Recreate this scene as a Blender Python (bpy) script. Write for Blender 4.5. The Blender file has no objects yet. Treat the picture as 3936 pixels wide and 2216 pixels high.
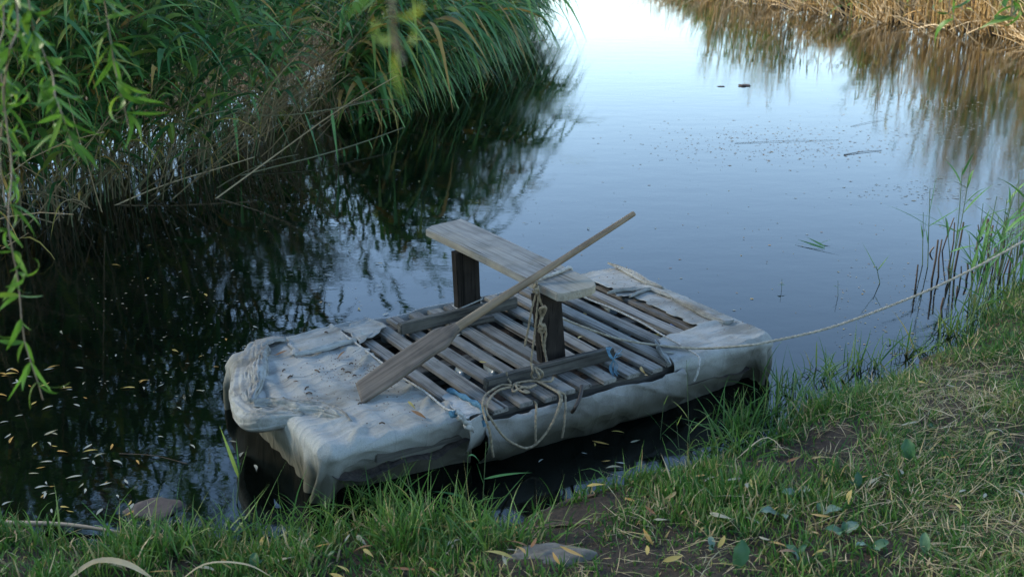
import bpy, bmesh, math, random
import numpy as np
from mathutils import Vector, Matrix, noise

# ------------------------------------------------------------------ camera, sky, sun, exposure
scene = bpy.context.scene
COL = scene.collection
FOC, PITCH, CAM_H = 4400.0, math.radians(19.0), 2.4          # focal length in photo pixels (3936 wide)
cam_data = bpy.data.cameras.new('camera')
cam_data.sensor_width = 36.0
cam_data.lens = FOC / 3936.0 * 36.0
cam_data.clip_end = 2000.0
cam_data.dof.use_dof = True
cam_data.dof.focus_distance = 5.9
cam_data.dof.aperture_fstop = 4.5
cam = bpy.data.objects.new('camera', cam_data)
COL.objects.link(cam)
cam.location = (0, 0, CAM_H)
cam.rotation_euler = (math.radians(90) - PITCH, 0, 0)
scene.camera = cam

SUN_AZ, SUN_EL = math.radians(284), math.radians(30)
world = bpy.data.worlds.new('World')
scene.world = world
world.use_nodes = True
wn = world.node_tree
sky = wn.nodes.new('ShaderNodeTexSky')
sky.sky_type = 'NISHITA'
sky.sun_disc = False
sky.sun_elevation = SUN_EL
sky.sun_rotation = SUN_AZ
sky.air_density = 1.0
sky.dust_density = 0.0
sky.ozone_density = 1.0
wn.nodes['Background'].inputs[1].default_value = 0.15
wn.links.new(sky.outputs[0], wn.nodes['Background'].inputs[0])

sun_data = bpy.data.lights.new('sun', 'SUN')
sun_data.energy = 4.2
sun_data.angle = math.radians(12.0)
sun_data.color = (1.0, 0.88, 0.72)
sun = bpy.data.objects.new('sun', sun_data)
COL.objects.link(sun)
sun_travel = Vector((-math.sin(SUN_AZ) * math.cos(SUN_EL), -math.cos(SUN_AZ) * math.cos(SUN_EL), -math.sin(SUN_EL)))
sun.rotation_euler = sun_travel.to_track_quat('-Z', 'Y').to_euler()
sun.location = (-20, 8, 14)

vs = scene.view_settings
vs.view_transform = 'Standard'
vs.look = 'None'
vs.exposure = 1.85
vs.gamma = 1.0
vs.use_curve_mapping = False
scene.cycles.max_bounces = 6
scene.cycles.use_denoising = True

rng = np.random.default_rng(11)
random.seed(5)

# ------------------------------------------------------------------ small helpers
CP, SP = math.cos(PITCH), math.sin(PITCH)
R2 = 3936.0 / 2576.0


def ray(px, py):
    x, y = (px - 1968) / FOC, -(py - 1108) / FOC
    return np.array([x, CP + y * SP, -SP + y * CP])


def P(px, py, z=0.0):                      # where the sight line through a photo pixel meets height z
    d = ray(px, py)
    return np.array([0, 0, CAM_H]) + d * ((z - CAM_H) / d[2])


def PY(px, py, ydist):                     # ... meets the vertical plane at distance ydist
    d = ray(px, py)
    return np.array([0, 0, CAM_H]) + d * (ydist / d[1])


def Q(px, py, z=0.0):
    return P(px * R2, py * R2, z)


def zoomed(ox, oy, s):
    return lambda x, y: (ox + x * s, oy + y * s)


Z1 = zoomed(1380, 1120, 700 / 2030)
Z2 = zoomed(1880, 1080, 700 / 2030)
Z3 = zoomed(2200, 980, 700 / 2030)
Z4 = zoomed(1600, 800, 900 / 2039)
Z5 = zoomed(1750, 1380, 600 / 2071)
Z6 = zoomed(880, 1230, 600 / 2071)
ZS = zoomed(3400, 700, 536 / 1295)


def hash01(i, j, seed=0):
    h = (i * 374761393 + j * 668265263 + seed * 974634777) & 0xffffffff
    h = ((h ^ (h >> 13)) * 1274126177) & 0xffffffff
    return ((h ^ (h >> 16)) & 0xffff) / 65535.0


def vnoise(x, y, seed=0):
    x, y = np.asarray(x, float), np.asarray(y, float)
    xi, yi = np.floor(x).astype(np.int64), np.floor(y).astype(np.int64)
    fx, fy = x - xi, y - yi
    fx, fy = fx * fx * (3 - 2 * fx), fy * fy * (3 - 2 * fy)
    a, b = hash01(xi, yi, seed), hash01(xi + 1, yi, seed)
    c, d = hash01(xi, yi + 1, seed), hash01(xi + 1, yi + 1, seed)
    return (a * (1 - fx) + b * fx) * (1 - fy) + (c * (1 - fx) + d * fx) * fy


def norm(v):
    v = np.asarray(v, float)
    return v / np.maximum(np.linalg.norm(v, axis=-1, keepdims=True), 1e-9)


class Geo:
    """collects vertices, quads/triangles and one tint value per vertex"""
    def __init__(self):
        self.v, self.q, self.t, self.tint, self.n = [], [], [], [], 0

    def add(self, v, quads=None, tris=None, tint=0.5):
        v = np.asarray(v, float).reshape(-1, 3)
        if quads is not None and len(quads):
            self.q.append(np.asarray(quads, np.int64).reshape(-1, 4) + self.n)
        if tris is not None and len(tris):
            self.t.append(np.asarray(tris, np.int64).reshape(-1, 3) + self.n)
        tt = np.asarray(tint, float)
        self.tint.append(np.full(len(v), float(tt)) if tt.ndim == 0 else tt.reshape(-1))
        self.v.append(v)
        self.n += len(v)
        return self

    def mesh(self, name, mat, smooth=True):
        v = np.concatenate(self.v)
        me = bpy.data.meshes.new(name)
        q = np.concatenate(self.q) if self.q else np.zeros((0, 4), np.int64)
        t = np.concatenate(self.t) if self.t else np.zeros((0, 3), np.int64)
        me.vertices.add(len(v))
        me.vertices.foreach_set('co', v.astype(np.float32).ravel())
        idx = np.concatenate([q.ravel(), t.ravel()]).astype(np.int32)
        me.loops.add(len(idx))
        me.loops.foreach_set('vertex_index', idx)
        me.polygons.add(len(q) + len(t))
        st = np.concatenate([np.arange(len(q)) * 4, len(q) * 4 + np.arange(len(t)) * 3]).astype(np.int32)
        me.polygons.foreach_set('loop_start', st)
        me.polygons.foreach_set('use_smooth', np.full(len(q) + len(t), smooth, bool))
        me.update(calc_edges=True)
        a = me.attributes.new('tint', 'FLOAT', 'POINT')
        a.data.foreach_set('value', np.concatenate(self.tint).astype(np.float32))
        me.materials.append(mat)
        return me

    def obj(self, name, mat, parent=None, smooth=True):
        o = bpy.data.objects.new(name, self.mesh(name, mat, smooth))
        COL.objects.link(o)
        if parent:
            o.parent = parent
        return o


def tag(o, label=None, cat=None, group=None, kind=None):
    for k, v in (('label', label), ('category', cat), ('group', group), ('kind', kind)):
        if v:
            o[k] = v
    return o


def empty(name, loc, rz=0.0):
    o = bpy.data.objects.new(name, None)
    o.empty_display_size = 0.1
    COL.objects.link(o)
    o.location = loc
    o.rotation_euler = (0, 0, rz)
    return o


def place(name, me, parent=None, loc=(0, 0, 0), rot=(0, 0, 0), scale=(1, 1, 1)):
    o = bpy.data.objects.new(name, me)
    COL.objects.link(o)
    o.location, o.rotation_euler, o.scale = loc, rot, scale
    if parent:
        o.parent = parent
    return o


def strips(b, d, L, W, g, seg=5, roll=None, fold=0.0, prof=None, curl=None):
    """N blades: base, start direction, length, width, droop -> verts (N, seg+1, m, 3) and quads"""
    b, d = np.asarray(b, float).reshape(-1, 3), norm(np.asarray(d, float).reshape(-1, 3))
    N = len(b)
    L, W, g = (np.broadcast_to(np.asarray(x, float), (N,)) for x in (L, W, g))
    t = np.linspace(0, 1, seg + 1)
    up = np.array([0, 0, 1.0])
    pts = b[:, None, :] + L[:, None, None] * (d[:, None, :] * t[None, :, None] - up * (g[:, None] * t ** 2)[..., None])
    side = norm(np.cross(d, up) + 1e-4)
    nor = np.cross(side, d)
    if curl is not None:                     # sideways arc
        pts = pts + (side[:, None, :] * (np.asarray(curl)[:, None] * L[:, None] * t ** 2)[..., None])
    if roll is not None:
        r = np.asarray(roll, float)[:, None]
        side = side * np.cos(r) + nor * np.sin(r)
        nor = np.cross(side, d)
    if prof is None:
        prof = np.sin(np.pi * np.clip(t, 0, 1) ** 0.55) * 0.92 + 0.08 * (1 - t)
        prof[0] = 0.35
        prof[-1] = 0.03
    off = side[:, None, :] * (W[:, None] * prof[None, :] * 0.5)[..., None]
    if fold:
        cen = pts - nor[:, None, :] * (W[:, None] * prof[None, :] * fold)[..., None]
        v = np.stack([pts - off, cen, pts + off], 2)
        m = 3
    else:
        v = np.stack([pts - off, pts + off], 2)
        m = 2
    k = np.arange(seg)
    base = np.concatenate([np.stack([k * m + c, k * m + c + 1, k * m + m + c + 1, k * m + m + c], 1) for c in range(m - 1)])
    quads = (np.arange(N)[:, None, None] * (seg + 1) * m + base[None]).reshape(-1, 4)
    return v, quads, (seg + 1) * m


def tubes(paths, radii, sides=4, lobes=0, twist=0.0, depth=0.0, cap=False):
    paths = np.asarray(paths, float)
    if paths.ndim == 2:
        paths = paths[None]
    N, n, _ = paths.shape
    radii = np.broadcast_to(np.asarray(radii, float), (N, n))
    tan = norm(np.gradient(paths, axis=1))
    ref = np.where(np.abs(tan[..., 2:3]) > 0.9, np.array([1.0, 0, 0]), np.array([0, 0, 1.0]))
    a = norm(np.cross(tan, ref))
    c = np.cross(tan, a)
    th = np.arange(sides) / sides * 2 * math.pi
    rr = np.ones((N, n, sides))
    if lobes:
        s = np.concatenate([np.zeros((N, 1)), np.cumsum(np.linalg.norm(np.diff(paths, axis=1), axis=2), 1)], 1)
        rr = 1 + depth * np.cos(lobes * (th[None, None, :] - s[..., None] * twist))
    v = paths[:, :, None, :] + (radii[..., None] * rr)[..., None] * (
        a[:, :, None, :] * np.cos(th)[None, None, :, None] + c[:, :, None, :] * np.sin(th)[None, None, :, None])
    k, j = np.meshgrid(np.arange(n - 1), np.arange(sides), indexing='ij')
    j2 = (j + 1) % sides
    base = np.stack([k * sides + j, k * sides + j2, (k + 1) * sides + j2, (k + 1) * sides + j], -1).reshape(-1, 4)
    quads = (np.arange(N)[:, None, None] * n * sides + base[None]).reshape(-1, 4)
    if cap and sides == 4:
        ends = np.array([[3, 2, 1, 0], [(n - 1) * 4, (n - 1) * 4 + 1, (n - 1) * 4 + 2, (n - 1) * 4 + 3]])
        quads = np.concatenate([quads, (np.arange(N)[:, None, None] * n * sides + ends[None]).reshape(-1, 4)])
    return v, quads, n * sides


def smooth_path(pts, n=60):
    """Catmull-Rom through points, resampled evenly"""
    p = np.asarray(pts, float)
    p = np.concatenate([[2 * p[0] - p[1]], p, [2 * p[-1] - p[-2]]])
    out = []
    for i in range(1, len(p) - 2):
        t = np.linspace(0, 1, 14, endpoint=False)[:, None]
        a, b, c, d = p[i - 1], p[i], p[i + 1], p[i + 2]
        out.append(0.5 * (2 * b + (c - a) * t + (2 * a - 5 * b + 4 * c - d) * t ** 2 + (3 * b - a - 3 * c + d) * t ** 3))
    out = np.concatenate(out + [p[-2][None]])
    s = np.concatenate([[0], np.cumsum(np.linalg.norm(np.diff(out, axis=0), axis=1))])
    u = np.linspace(0, s[-1], n)
    return np.stack([np.interp(u, s, out[:, k]) for k in range(3)], 1)


# ------------------------------------------------------------------ materials
def new_mat(name):
    m = bpy.data.materials.new(name)
    m.use_nodes = True
    nt = m.node_tree
    return m, nt, nt.nodes['Principled BSDF'], nt.nodes['Material Output']


def N_(nt, typ, **kw):
    n = nt.nodes.new(typ)
    for k, v in kw.items():
        if k in ('operation', 'blend_type', 'data_type', 'feature', 'noise_dimensions', 'attribute_name', 'wave_type', 'bands_direction'):
            setattr(n, k, v)
        else:
            n.inputs[k].default_value = v
    return n


def ramp(nt, fac, stops):
    r = nt.nodes.new('ShaderNodeValToRGB')
    el = r.color_ramp.elements
    while len(el) < len(stops):
        el.new(0.5)
    for e, (p, c) in zip(el, stops):
        e.position = p
        e.color = (*c, 1)
    nt.links.new(fac, r.inputs[0])
    return r.outputs[0]


def coords(nt, scale=(1, 1, 1), kind='Object', rand=False, rot=(0, 0, 0)):
    tc = nt.nodes.new('ShaderNodeTexCoord')
    mp = nt.nodes.new('ShaderNodeMapping')
    mp.inputs['Scale'].default_value = scale
    mp.inputs['Rotation'].default_value = rot
    nt.links.new(tc.outputs[kind], mp.inputs[0])
    if rand:
        oi = nt.nodes.new('ShaderNodeObjectInfo')
        mu = N_(nt, 'ShaderNodeMath', operation='MULTIPLY')
        mu.inputs[1].default_value = 37.0
        nt.links.new(oi.outputs['Random'], mu.inputs[0])
        cx = nt.nodes.new('ShaderNodeCombineXYZ')
        for i in range(3):
            nt.links.new(mu.outputs[0], cx.inputs[i])
        nt.links.new(cx.outputs[0], mp.inputs['Location'])
    return mp.outputs[0]


def mixc(nt, fac, a, b, mode='MIX'):
    m = nt.nodes.new('ShaderNodeMix')
    m.data_type = 'RGBA'
    m.blend_type = mode
    for sock, val in ((m.inputs[0], fac), (m.inputs[6], a), (m.inputs[7], b)):
        if hasattr(val, 'is_output'):
            nt.links.new(val, sock)
        else:
            sock.default_value = val if not isinstance(val, tuple) or len(val) != 3 else (*val, 1)
    return m.outputs[2]


def bump(nt, bsdf, height, strength=0.4, dist=0.01):
    b = nt.nodes.new('ShaderNodeBump')
    b.inputs['Strength'].default_value = strength
    b.inputs['Distance'].default_value = dist
    nt.links.new(height, b.inputs['Height'])
    nt.links.new(b.outputs[0], bsdf.inputs['Normal'])
    return b


def blade_mat(name, stops, rough=0.5, transl=0.35, spec=0.35):
    m, nt, b, out = new_mat(name)
    at = N_(nt, 'ShaderNodeAttribute', attribute_name='tint')
    col = ramp(nt, at.outputs['Fac'], stops)
    nz = N_(nt, 'ShaderNodeTexNoise', Scale=9.0)
    nt.links.new(coords(nt), nz.inputs['Vector'])
    col = mixc(nt, 0.35, col, ramp(nt, nz.outputs['Fac'], [(0.3, (0.55, 0.55, 0.55)), (0.7, (1.25, 1.25, 1.25))]), 'MULTIPLY')
    nt.links.new(col, b.inputs['Base Color'])
    b.inputs['Roughness'].default_value = rough
    b.inputs['Specular IOR Level'].default_value = spec
    if transl:
        tr = nt.nodes.new('ShaderNodeBsdfTranslucent')
        nt.links.new(col, tr.inputs[0])
        mx = nt.nodes.new('ShaderNodeMixShader')
        mx.inputs[0].default_value = transl
        nt.links.new(b.outputs[0], mx.inputs[1])
        nt.links.new(tr.outputs[0], mx.inputs[2])
        nt.links.new(mx.outputs[0], out.inputs[0])
    return m


M_REED = blade_mat('reed_leaf', [(0.0, (0.015, 0.06, 0.018)), (0.35, (0.04, 0.135, 0.035)), (0.7, (0.095, 0.23, 0.05)), (0.9, (0.2, 0.27, 0.05)), (1.0, (0.3, 0.2, 0.05))])
M_STEM = blade_mat('reed_stem', [(0.0, (0.05, 0.1, 0.035)), (0.3, (0.11, 0.1, 0.05)), (0.65, (0.23, 0.175, 0.095)), (1.0, (0.42, 0.33, 0.19))], 0.6, 0.0)
M_FARREED = blade_mat('far_reed', [(0.0, (0.08, 0.19, 0.04)), (0.3, (0.2, 0.24, 0.065)), (0.55, (0.38, 0.26, 0.1)), (0.8, (0.42, 0.28, 0.11)), (1.0, (0.55, 0.48, 0.34))], 0.6, 0.25)
M_DARKSTEM = blade_mat('wet_stub', [(0.0, (0.025, 0.02, 0.015)), (1.0, (0.16, 0.11, 0.075))], 0.45, 0.0)
M_GRASS = blade_mat('grass_blade', [(0.0, (0.025, 0.08, 0.014)), (0.3, (0.05, 0.14, 0.02)), (0.55, (0.1, 0.19, 0.032)), (0.72, (0.19, 0.21, 0.06)), (0.85, (0.32, 0.25, 0.11)), (1.0, (0.5, 0.4, 0.23))], 0.5, 0.35)
M_WILLOW = blade_mat('willow_leaf', [(0.0, (0.04, 0.11, 0.015)), (0.5, (0.085, 0.2, 0.022)), (0.8, (0.2, 0.29, 0.03)), (1.0, (0.38, 0.33, 0.05))], 0.45, 0.45)
M_BROAD = blade_mat('broad_leaf', [(0.0, (0.025, 0.075, 0.03)), (0.5, (0.05, 0.12, 0.04)), (1.0, (0.16, 0.22, 0.16))], 0.5, 0.2)
M_FALLEN = blade_mat('fallen_leaf', [(0.0, (0.16, 0.07, 0.025)), (0.35, (0.32, 0.18, 0.04)), (0.6, (0.34, 0.28, 0.07)), (0.8, (0.24, 0.23, 0.15)), (1.0, (0.26, 0.28, 0.25))], 0.5, 0.15)
M_TWIG = blade_mat('twig', [(0.0, (0.035, 0.022, 0.015)), (0.5, (0.1, 0.065, 0.04)), (1.0, (0.3, 0.25, 0.18))], 0.7, 0.0)


def wood_mat(name, light, dark, crack=(0.03, 0.026, 0.022), axis=0, grain=1.0, warm=None, spec=0.25):
    m, nt, b, out = new_mat(name)
    sc = [22.0, 22.0, 22.0]
    sc[axis] = 1.1
    v = coords(nt, tuple(x * grain for x in sc), rand=True)
    n1 = N_(nt, 'ShaderNodeTexNoise', Scale=2.2, Detail=6.0, Roughness=0.65, Distortion=0.35)
    nt.links.new(v, n1.inputs['Vector'])
    sc2 = [70.0, 70.0, 70.0]
    sc2[axis] = 1.6
    v2 = coords(nt, tuple(x * grain for x in sc2), rand=True)
    n2 = N_(nt, 'ShaderNodeTexNoise', Scale=1.0, Detail=3.0, Roughness=0.6)
    nt.links.new(v2, n2.inputs['Vector'])
    v3 = coords(nt, (4, 4, 4), rand=True)
    n3 = N_(nt, 'ShaderNodeTexNoise', Scale=1.6, Detail=5.0, Roughness=0.6)
    nt.links.new(v3, n3.inputs['Vector'])
    c = ramp(nt, n1.outputs['Fac'], [(0.28, dark), (0.55, light), (0.8, tuple(x * 1.2 for x in light))])
    c = mixc(nt, ramp(nt, n2.outputs['Fac'], [(0.33, (1, 1, 1)), (0.43, (0, 0, 0))]), c, crack)
    c = mixc(nt, 0.75, c, ramp(nt, n3.outputs['Fac'], [(0.3, (0.5, 0.49, 0.47)), (0.52, (1, 1, 1)), (0.75, (1.18, 1.15, 1.1))]), 'MULTIPLY')
    if warm:
        n4 = N_(nt, 'ShaderNodeTexNoise', Scale=1.0, Detail=2.0)
        nt.links.new(coords(nt, (2.4, 2.4, 2.4), rand=True), n4.inputs['Vector'])
        c = mixc(nt, ramp(nt, n4.outputs['Fac'], [(0.5, (0, 0, 0)), (0.72, (0.7, 0.7, 0.7))]), c, warm)
    oi = nt.nodes.new('ShaderNodeObjectInfo')
    c = mixc(nt, 1.0, c, ramp(nt, oi.outputs['Random'], [(0.0, (0.75, 0.75, 0.76)), (1.0, (1.2, 1.19, 1.16))]), 'MULTIPLY')
    nt.links.new(c, b.inputs['Base Color'])
    b.inputs['Roughness'].default_value = 0.72
    b.inputs['Specular IOR Level'].default_value = spec
    h = mixc(nt, 0.5, n1.outputs['Fac'], n2.outputs['Fac'])
    bump(nt, b, h, 0.6, 0.006)
    return m


M_SLAT = wood_mat('slat_wood', (0.17, 0.166, 0.148), (0.06, 0.058, 0.051), axis=1)
M_SEAT = wood_mat('seat_wood', (0.2, 0.196, 0.175), (0.1, 0.097, 0.087), axis=1, warm=(0.28, 0.24, 0.165))
M_POST = wood_mat('post_wood', (0.024, 0.021, 0.018), (0.010, 0.009, 0.008), axis=2, crack=(0.005, 0.005, 0.004), spec=0.08)
M_BEAM = wood_mat('beam_wood', (0.08, 0.078, 0.068), (0.028, 0.027, 0.024), axis=0, crack=(0.012, 0.011, 0.01), spec=0.12)
M_PADDLE = wood_mat('paddle_wood', (0.155, 0.12, 0.08), (0.07, 0.052, 0.036), axis=0)
M_BLADE = wood_mat('paddle_blade_wood', (0.115, 0.095, 0.075), (0.045, 0.038, 0.031), axis=0)
M_BARK = wood_mat('bark', (0.13, 0.105, 0.08), (0.04, 0.033, 0.026), axis=2, grain=0.25)


def cloth_mat(name, base, stain, low=None):
    m, nt, b, out = new_mat(name)
    n1 = N_(nt, 'ShaderNodeTexNoise', Scale=3.2, Detail=7.0, Roughness=0.62)
    nt.links.new(coords(nt), n1.inputs['Vector'])
    n2 = N_(nt, 'ShaderNodeTexNoise', Scale=26.0, Detail=5.0, Roughness=0.7)
    nt.links.new(coords(nt), n2.inputs['Vector'])
    n3 = N_(nt, 'ShaderNodeTexNoise', Scale=210.0, Detail=2.0)
    nt.links.new(coords(nt), n3.inputs['Vector'])
    c = ramp(nt, n1.outputs['Fac'], [(0.3, stain), (0.5, base), (0.75, tuple(x * 1.08 for x in base))])
    c = mixc(nt, ramp(nt, n2.outputs['Fac'], [(0.6, (0, 0, 0)), (0.76, (0.5, 0.5, 0.5))]), c, tuple(x * 0.45 for x in stain))
    n5 = N_(nt, 'ShaderNodeTexNoise', Scale=1.0, Detail=5.0, Roughness=0.65)
    nt.links.new(coords(nt, (2.2, 5.5, 3.0)), n5.inputs['Vector'])
    c = mixc(nt, ramp(nt, n5.outputs['Fac'], [(0.5, (0, 0, 0)), (0.66, (0.75, 0.75, 0.75))]), c, tuple(x * 0.62 for x in stain))
    c = mixc(nt, 0.5, c, ramp(nt, n3.outputs['Fac'], [(0.3, (0.72, 0.72, 0.72)), (0.7, (1.12, 1.12, 1.12))]), 'MULTIPLY')
    if low:                                   # algae and mud soaked up from the waterline
        g = nt.nodes.new('ShaderNodeNewGeometry')
        sx = nt.nodes.new('ShaderNodeSeparateXYZ')
        nt.links.new(g.outputs['Position'], sx.inputs[0])
        ad = N_(nt, 'ShaderNodeMath', operation='MULTIPLY_ADD')
        ad.inputs[1].default_value = -0.16
        nt.links.new(n1.outputs['Fac'], ad.inputs[0])
        nt.links.new(sx.outputs['Z'], ad.inputs[2])
        c = mixc(nt, ramp(nt, ad.outputs[0], [(0.0, (0.92, 0.92, 0.92)), (0.05, (0.6, 0.6, 0.6)), (0.13, (0, 0, 0))]), c, low)
    nt.links.new(c, b.inputs['Base Color'])
    b.inputs['Roughness'].default_value = 0.9
    b.inputs['Specular IOR Level'].default_value = 0.15
    n4 = N_(nt, 'ShaderNodeTexNoise', Scale=6.0, Detail=1.5, Roughness=0.5, Distortion=0.6)
    nt.links.new(coords(nt), n4.inputs['Vector'])
    crease = None                             # thin sharp creases along the zero lines of two noises
    for sc_, wd, rot_ in (((1.3, 7.0, 1.6), 0.05, (0.4, 0.3, 0.6)), ((6.5, 1.2, 1.5), 0.045, (0.3, -0.4, -0.45)), ((2.0, 13.0, 2.5), 0.06, (-0.5, 0.2, 1.2))):
        nc = N_(nt, 'ShaderNodeTexNoise', Scale=1.0, Detail=0.6, Roughness=0.4, Distortion=0.0)
        nt.links.new(coords(nt, sc_, rot=rot_), nc.inputs['Vector'])
        ab = N_(nt, 'ShaderNodeMath', operation='SUBTRACT')
        ab.inputs[1].default_value = 0.5
        nt.links.new(nc.outputs['Fac'], ab.inputs[0])
        a2 = N_(nt, 'ShaderNodeMath', operation='ABSOLUTE')
        nt.links.new(ab.outputs[0], a2.inputs[0])
        r_ = ramp(nt, a2.outputs[0], [(0.0, (1, 1, 1)), (wd * 0.35, (0.45, 0.45, 0.45)), (wd, (0, 0, 0))])
        crease = r_ if crease is None else mixc(nt, 0.35, crease, r_)
    h = mixc(nt, 0.3, n4.outputs['Fac'], n3.outputs['Fac'])
    h = mixc(nt, 0.5, h, crease)
    bump(nt, b, h, 0.95, 0.02)
    return m


M_CLOTH = cloth_mat('canvas', (0.265, 0.275, 0.256), (0.17, 0.165, 0.138), (0.07, 0.066, 0.042))
M_CLOTH3 = cloth_mat('canvas_dirty_shaded', (0.22, 0.22, 0.2), (0.12, 0.11, 0.09), (0.05, 0.048, 0.03))  # dirtier canvas, its colour also darkened for shade on the near side
M_CLOTH2 = cloth_mat('canvas_pale', (0.35, 0.365, 0.35), (0.23, 0.225, 0.2), None)
M_CLOTHB = cloth_mat('blue_fringe', (0.07, 0.16, 0.22), (0.05, 0.1, 0.13), None)


def rope_mat(name, c1, c2):
    m, nt, b, out = new_mat(name)
    n1 = N_(nt, 'ShaderNodeTexNoise', Scale=60.0, Detail=4.0)
    nt.links.new(coords(nt), n1.inputs['Vector'])
    nt.links.new(ramp(nt, n1.outputs['Fac'], [(0.3, c2), (0.65, c1)]), b.inputs['Base Color'])
    b.inputs['Roughness'].default_value = 0.85
    bump(nt, b, n1.outputs['Fac'], 0.5, 0.004)
    return m


M_ROPE = rope_mat('rope', (0.22, 0.18, 0.115), (0.1, 0.08, 0.05))
M_ROPE_PALE = rope_mat('rope_pale', (0.29, 0.265, 0.2), (0.15, 0.13, 0.09))
M_CORD = rope_mat('cord', (0.32, 0.32, 0.29), (0.17, 0.165, 0.15))
M_BLUE = rope_mat('blue_twine', (0.1, 0.22, 0.28), (0.05, 0.12, 0.16))


def plain(name, col, rough=0.6, noise_scale=14.0, var=0.5, bump_d=0.01):
    m, nt, b, out = new_mat(name)
    n1 = N_(nt, 'ShaderNodeTexNoise', Scale=noise_scale, Detail=6.0, Roughness=0.6)
    nt.links.new(coords(nt), n1.inputs['Vector'])
    nt.links.new(ramp(nt, n1.outputs['Fac'], [(0.3, tuple(x * (1 - var) for x in col)), (0.7, tuple(x * (1 + var) for x in col))]), b.inputs['Base Color'])
    b.inputs['Roughness'].default_value = rough
    bump(nt, b, n1.outputs['Fac'], 0.5, bump_d)
    return m


M_SOIL = plain('soil', (0.055, 0.044, 0.034), 0.95, 22.0, 0.6, 0.03)
M_STONE = plain('stone', (0.1, 0.09, 0.072), 0.9, 30.0, 0.35, 0.015)
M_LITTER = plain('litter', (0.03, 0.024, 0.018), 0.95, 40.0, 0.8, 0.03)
M_BOTTLE = plain('old_plastic', (0.28, 0.35, 0.38), 0.25, 20.0, 0.2, 0.002)
M_CAP = plain('blue_cap', (0.03, 0.14, 0.55), 0.35, 20.0, 0.1, 0.001)
M_MUDSTONE = plain('sunken_board', (0.035, 0.028, 0.026), 0.95, 25.0, 0.4, 0.01)

# water: dark, still, faint ripples
M_WATER, nt, b, out = new_mat('water')
b.inputs['Base Color'].default_value = (0.0012, 0.002, 0.0016, 1)
b.inputs['Roughness'].default_value = 0.0
b.inputs['IOR'].default_value = 1.333
b.inputs['Specular IOR Level'].default_value = 0.5
b.inputs['Specular Tint'].default_value = (0.6, 0.9, 1.0, 1)
w1 = N_(nt, 'ShaderNodeTexNoise', Scale=1.0, Detail=3.0, Roughness=0.5)
nt.links.new(coords(nt, (2.2, 3.4, 1)), w1.inputs['Vector'])
w2 = N_(nt, 'ShaderNodeTexNoise', Scale=1.0, Detail=4.0, Roughness=0.6, Distortion=0.4)
nt.links.new(coords(nt, (16, 24, 1)), w2.inputs['Vector'])
w3 = N_(nt, 'ShaderNodeTexNoise', Scale=0.35, Detail=2.0)
nt.links.new(coords(nt), w3.inputs['Vector'])
gate = ramp(nt, w3.outputs['Fac'], [(0.42, (0.25, 0.25, 0.25)), (0.62, (1, 1, 1))])
fine = mixc(nt, 1.0, w2.outputs['Fac'], gate, 'MULTIPLY')
b1 = nt.nodes.new('ShaderNodeBump')
b1.inputs['Strength'].default_value = 1.0
b1.inputs['Distance'].default_value = 0.0013
nt.links.new(w1.outputs['Fac'], b1.inputs['Height'])
b2 = nt.nodes.new('ShaderNodeBump')
b2.inputs['Strength'].default_value = 1.0
b2.inputs['Distance'].default_value = 0.0005
nt.links.new(fine, b2.inputs['Height'])
nt.links.new(b1.outputs[0], b2.inputs['Normal'])
nt.links.new(b2.outputs[0], b.inputs['Normal'])

# ------------------------------------------------------------------ terrain and water
near_shore = [(-6.5, 5.0), (-4.5, 4.4), (-3.0, 4.2), (-2.07, 4.1), (-1.57, 4.03), (-1.17, 4.0), (-0.75, 4.1), (-0.31, 4.17),
              (-0.06, 4.12), (0.07, 4.27), (0.26, 4.42), (0.64, 4.64), (1.05, 4.83), (1.34, 5.17), (1.81, 5.54), (2.39, 6.02),
              (2.85, 6.6), (3.61, 7.6), (4.6, 9.0), (6.8, 12.5), (8.6, 17.0), (9.05, 20.4), (8.27, 21.8), (7.32, 23.6), (6.31, 26.1),
              (5.35, 28.2), (4.64, 31.8), (4.4, 40), (8, 52), (4, 66), (1.5, 60), (1.8, 45), (1.2, 33)]
left_shore = [(0.2, 26.2), (-0.45, 19.2), (-1.0, 15.8), (-1.6, 13.6), (-2.25, 11.9), (-2.62, 10.1), (-2.94, 9.3), (-3.34, 8.55),
              (-3.82, 8.2), (-4.3, 7.6), (-5.6, 6.8)]
near_shore = [(x_ + (0.06 if -3.2 < x_ < 4 else 0), y_ - (0.2 if -3.2 < x_ < 4 and y_ < 9 else 0)) for x_, y_ in near_shore]
POND = np.array(near_shore + left_shore)


def pond_dist(x, y):
    """signed distance to the shoreline: positive on land"""
    x, y = np.asarray(x, float), np.asarray(y, float)
    a, bb = POND, np.roll(POND, -1, 0)
    d2 = np.full(x.shape, 1e9)
    inside = np.zeros(x.shape, bool)
    for (ax, ay), (bx, by) in zip(a, bb):
        ex, ey = bx - ax, by - ay
        t = np.clip(((x - ax) * ex + (y - ay) * ey) / (ex * ex + ey * ey), 0, 1)
        d2 = np.minimum(d2, (x - ax - t * ex) ** 2 + (y - ay - t * ey) ** 2)
        cond = (ay > y) != (by > y)
        inside ^= cond & (x < (bx - ax) * (y - ay) / (by - ay + 1e-12) + ax)
    d = np.sqrt(d2)
    return np.where(inside, -d, d)


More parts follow.
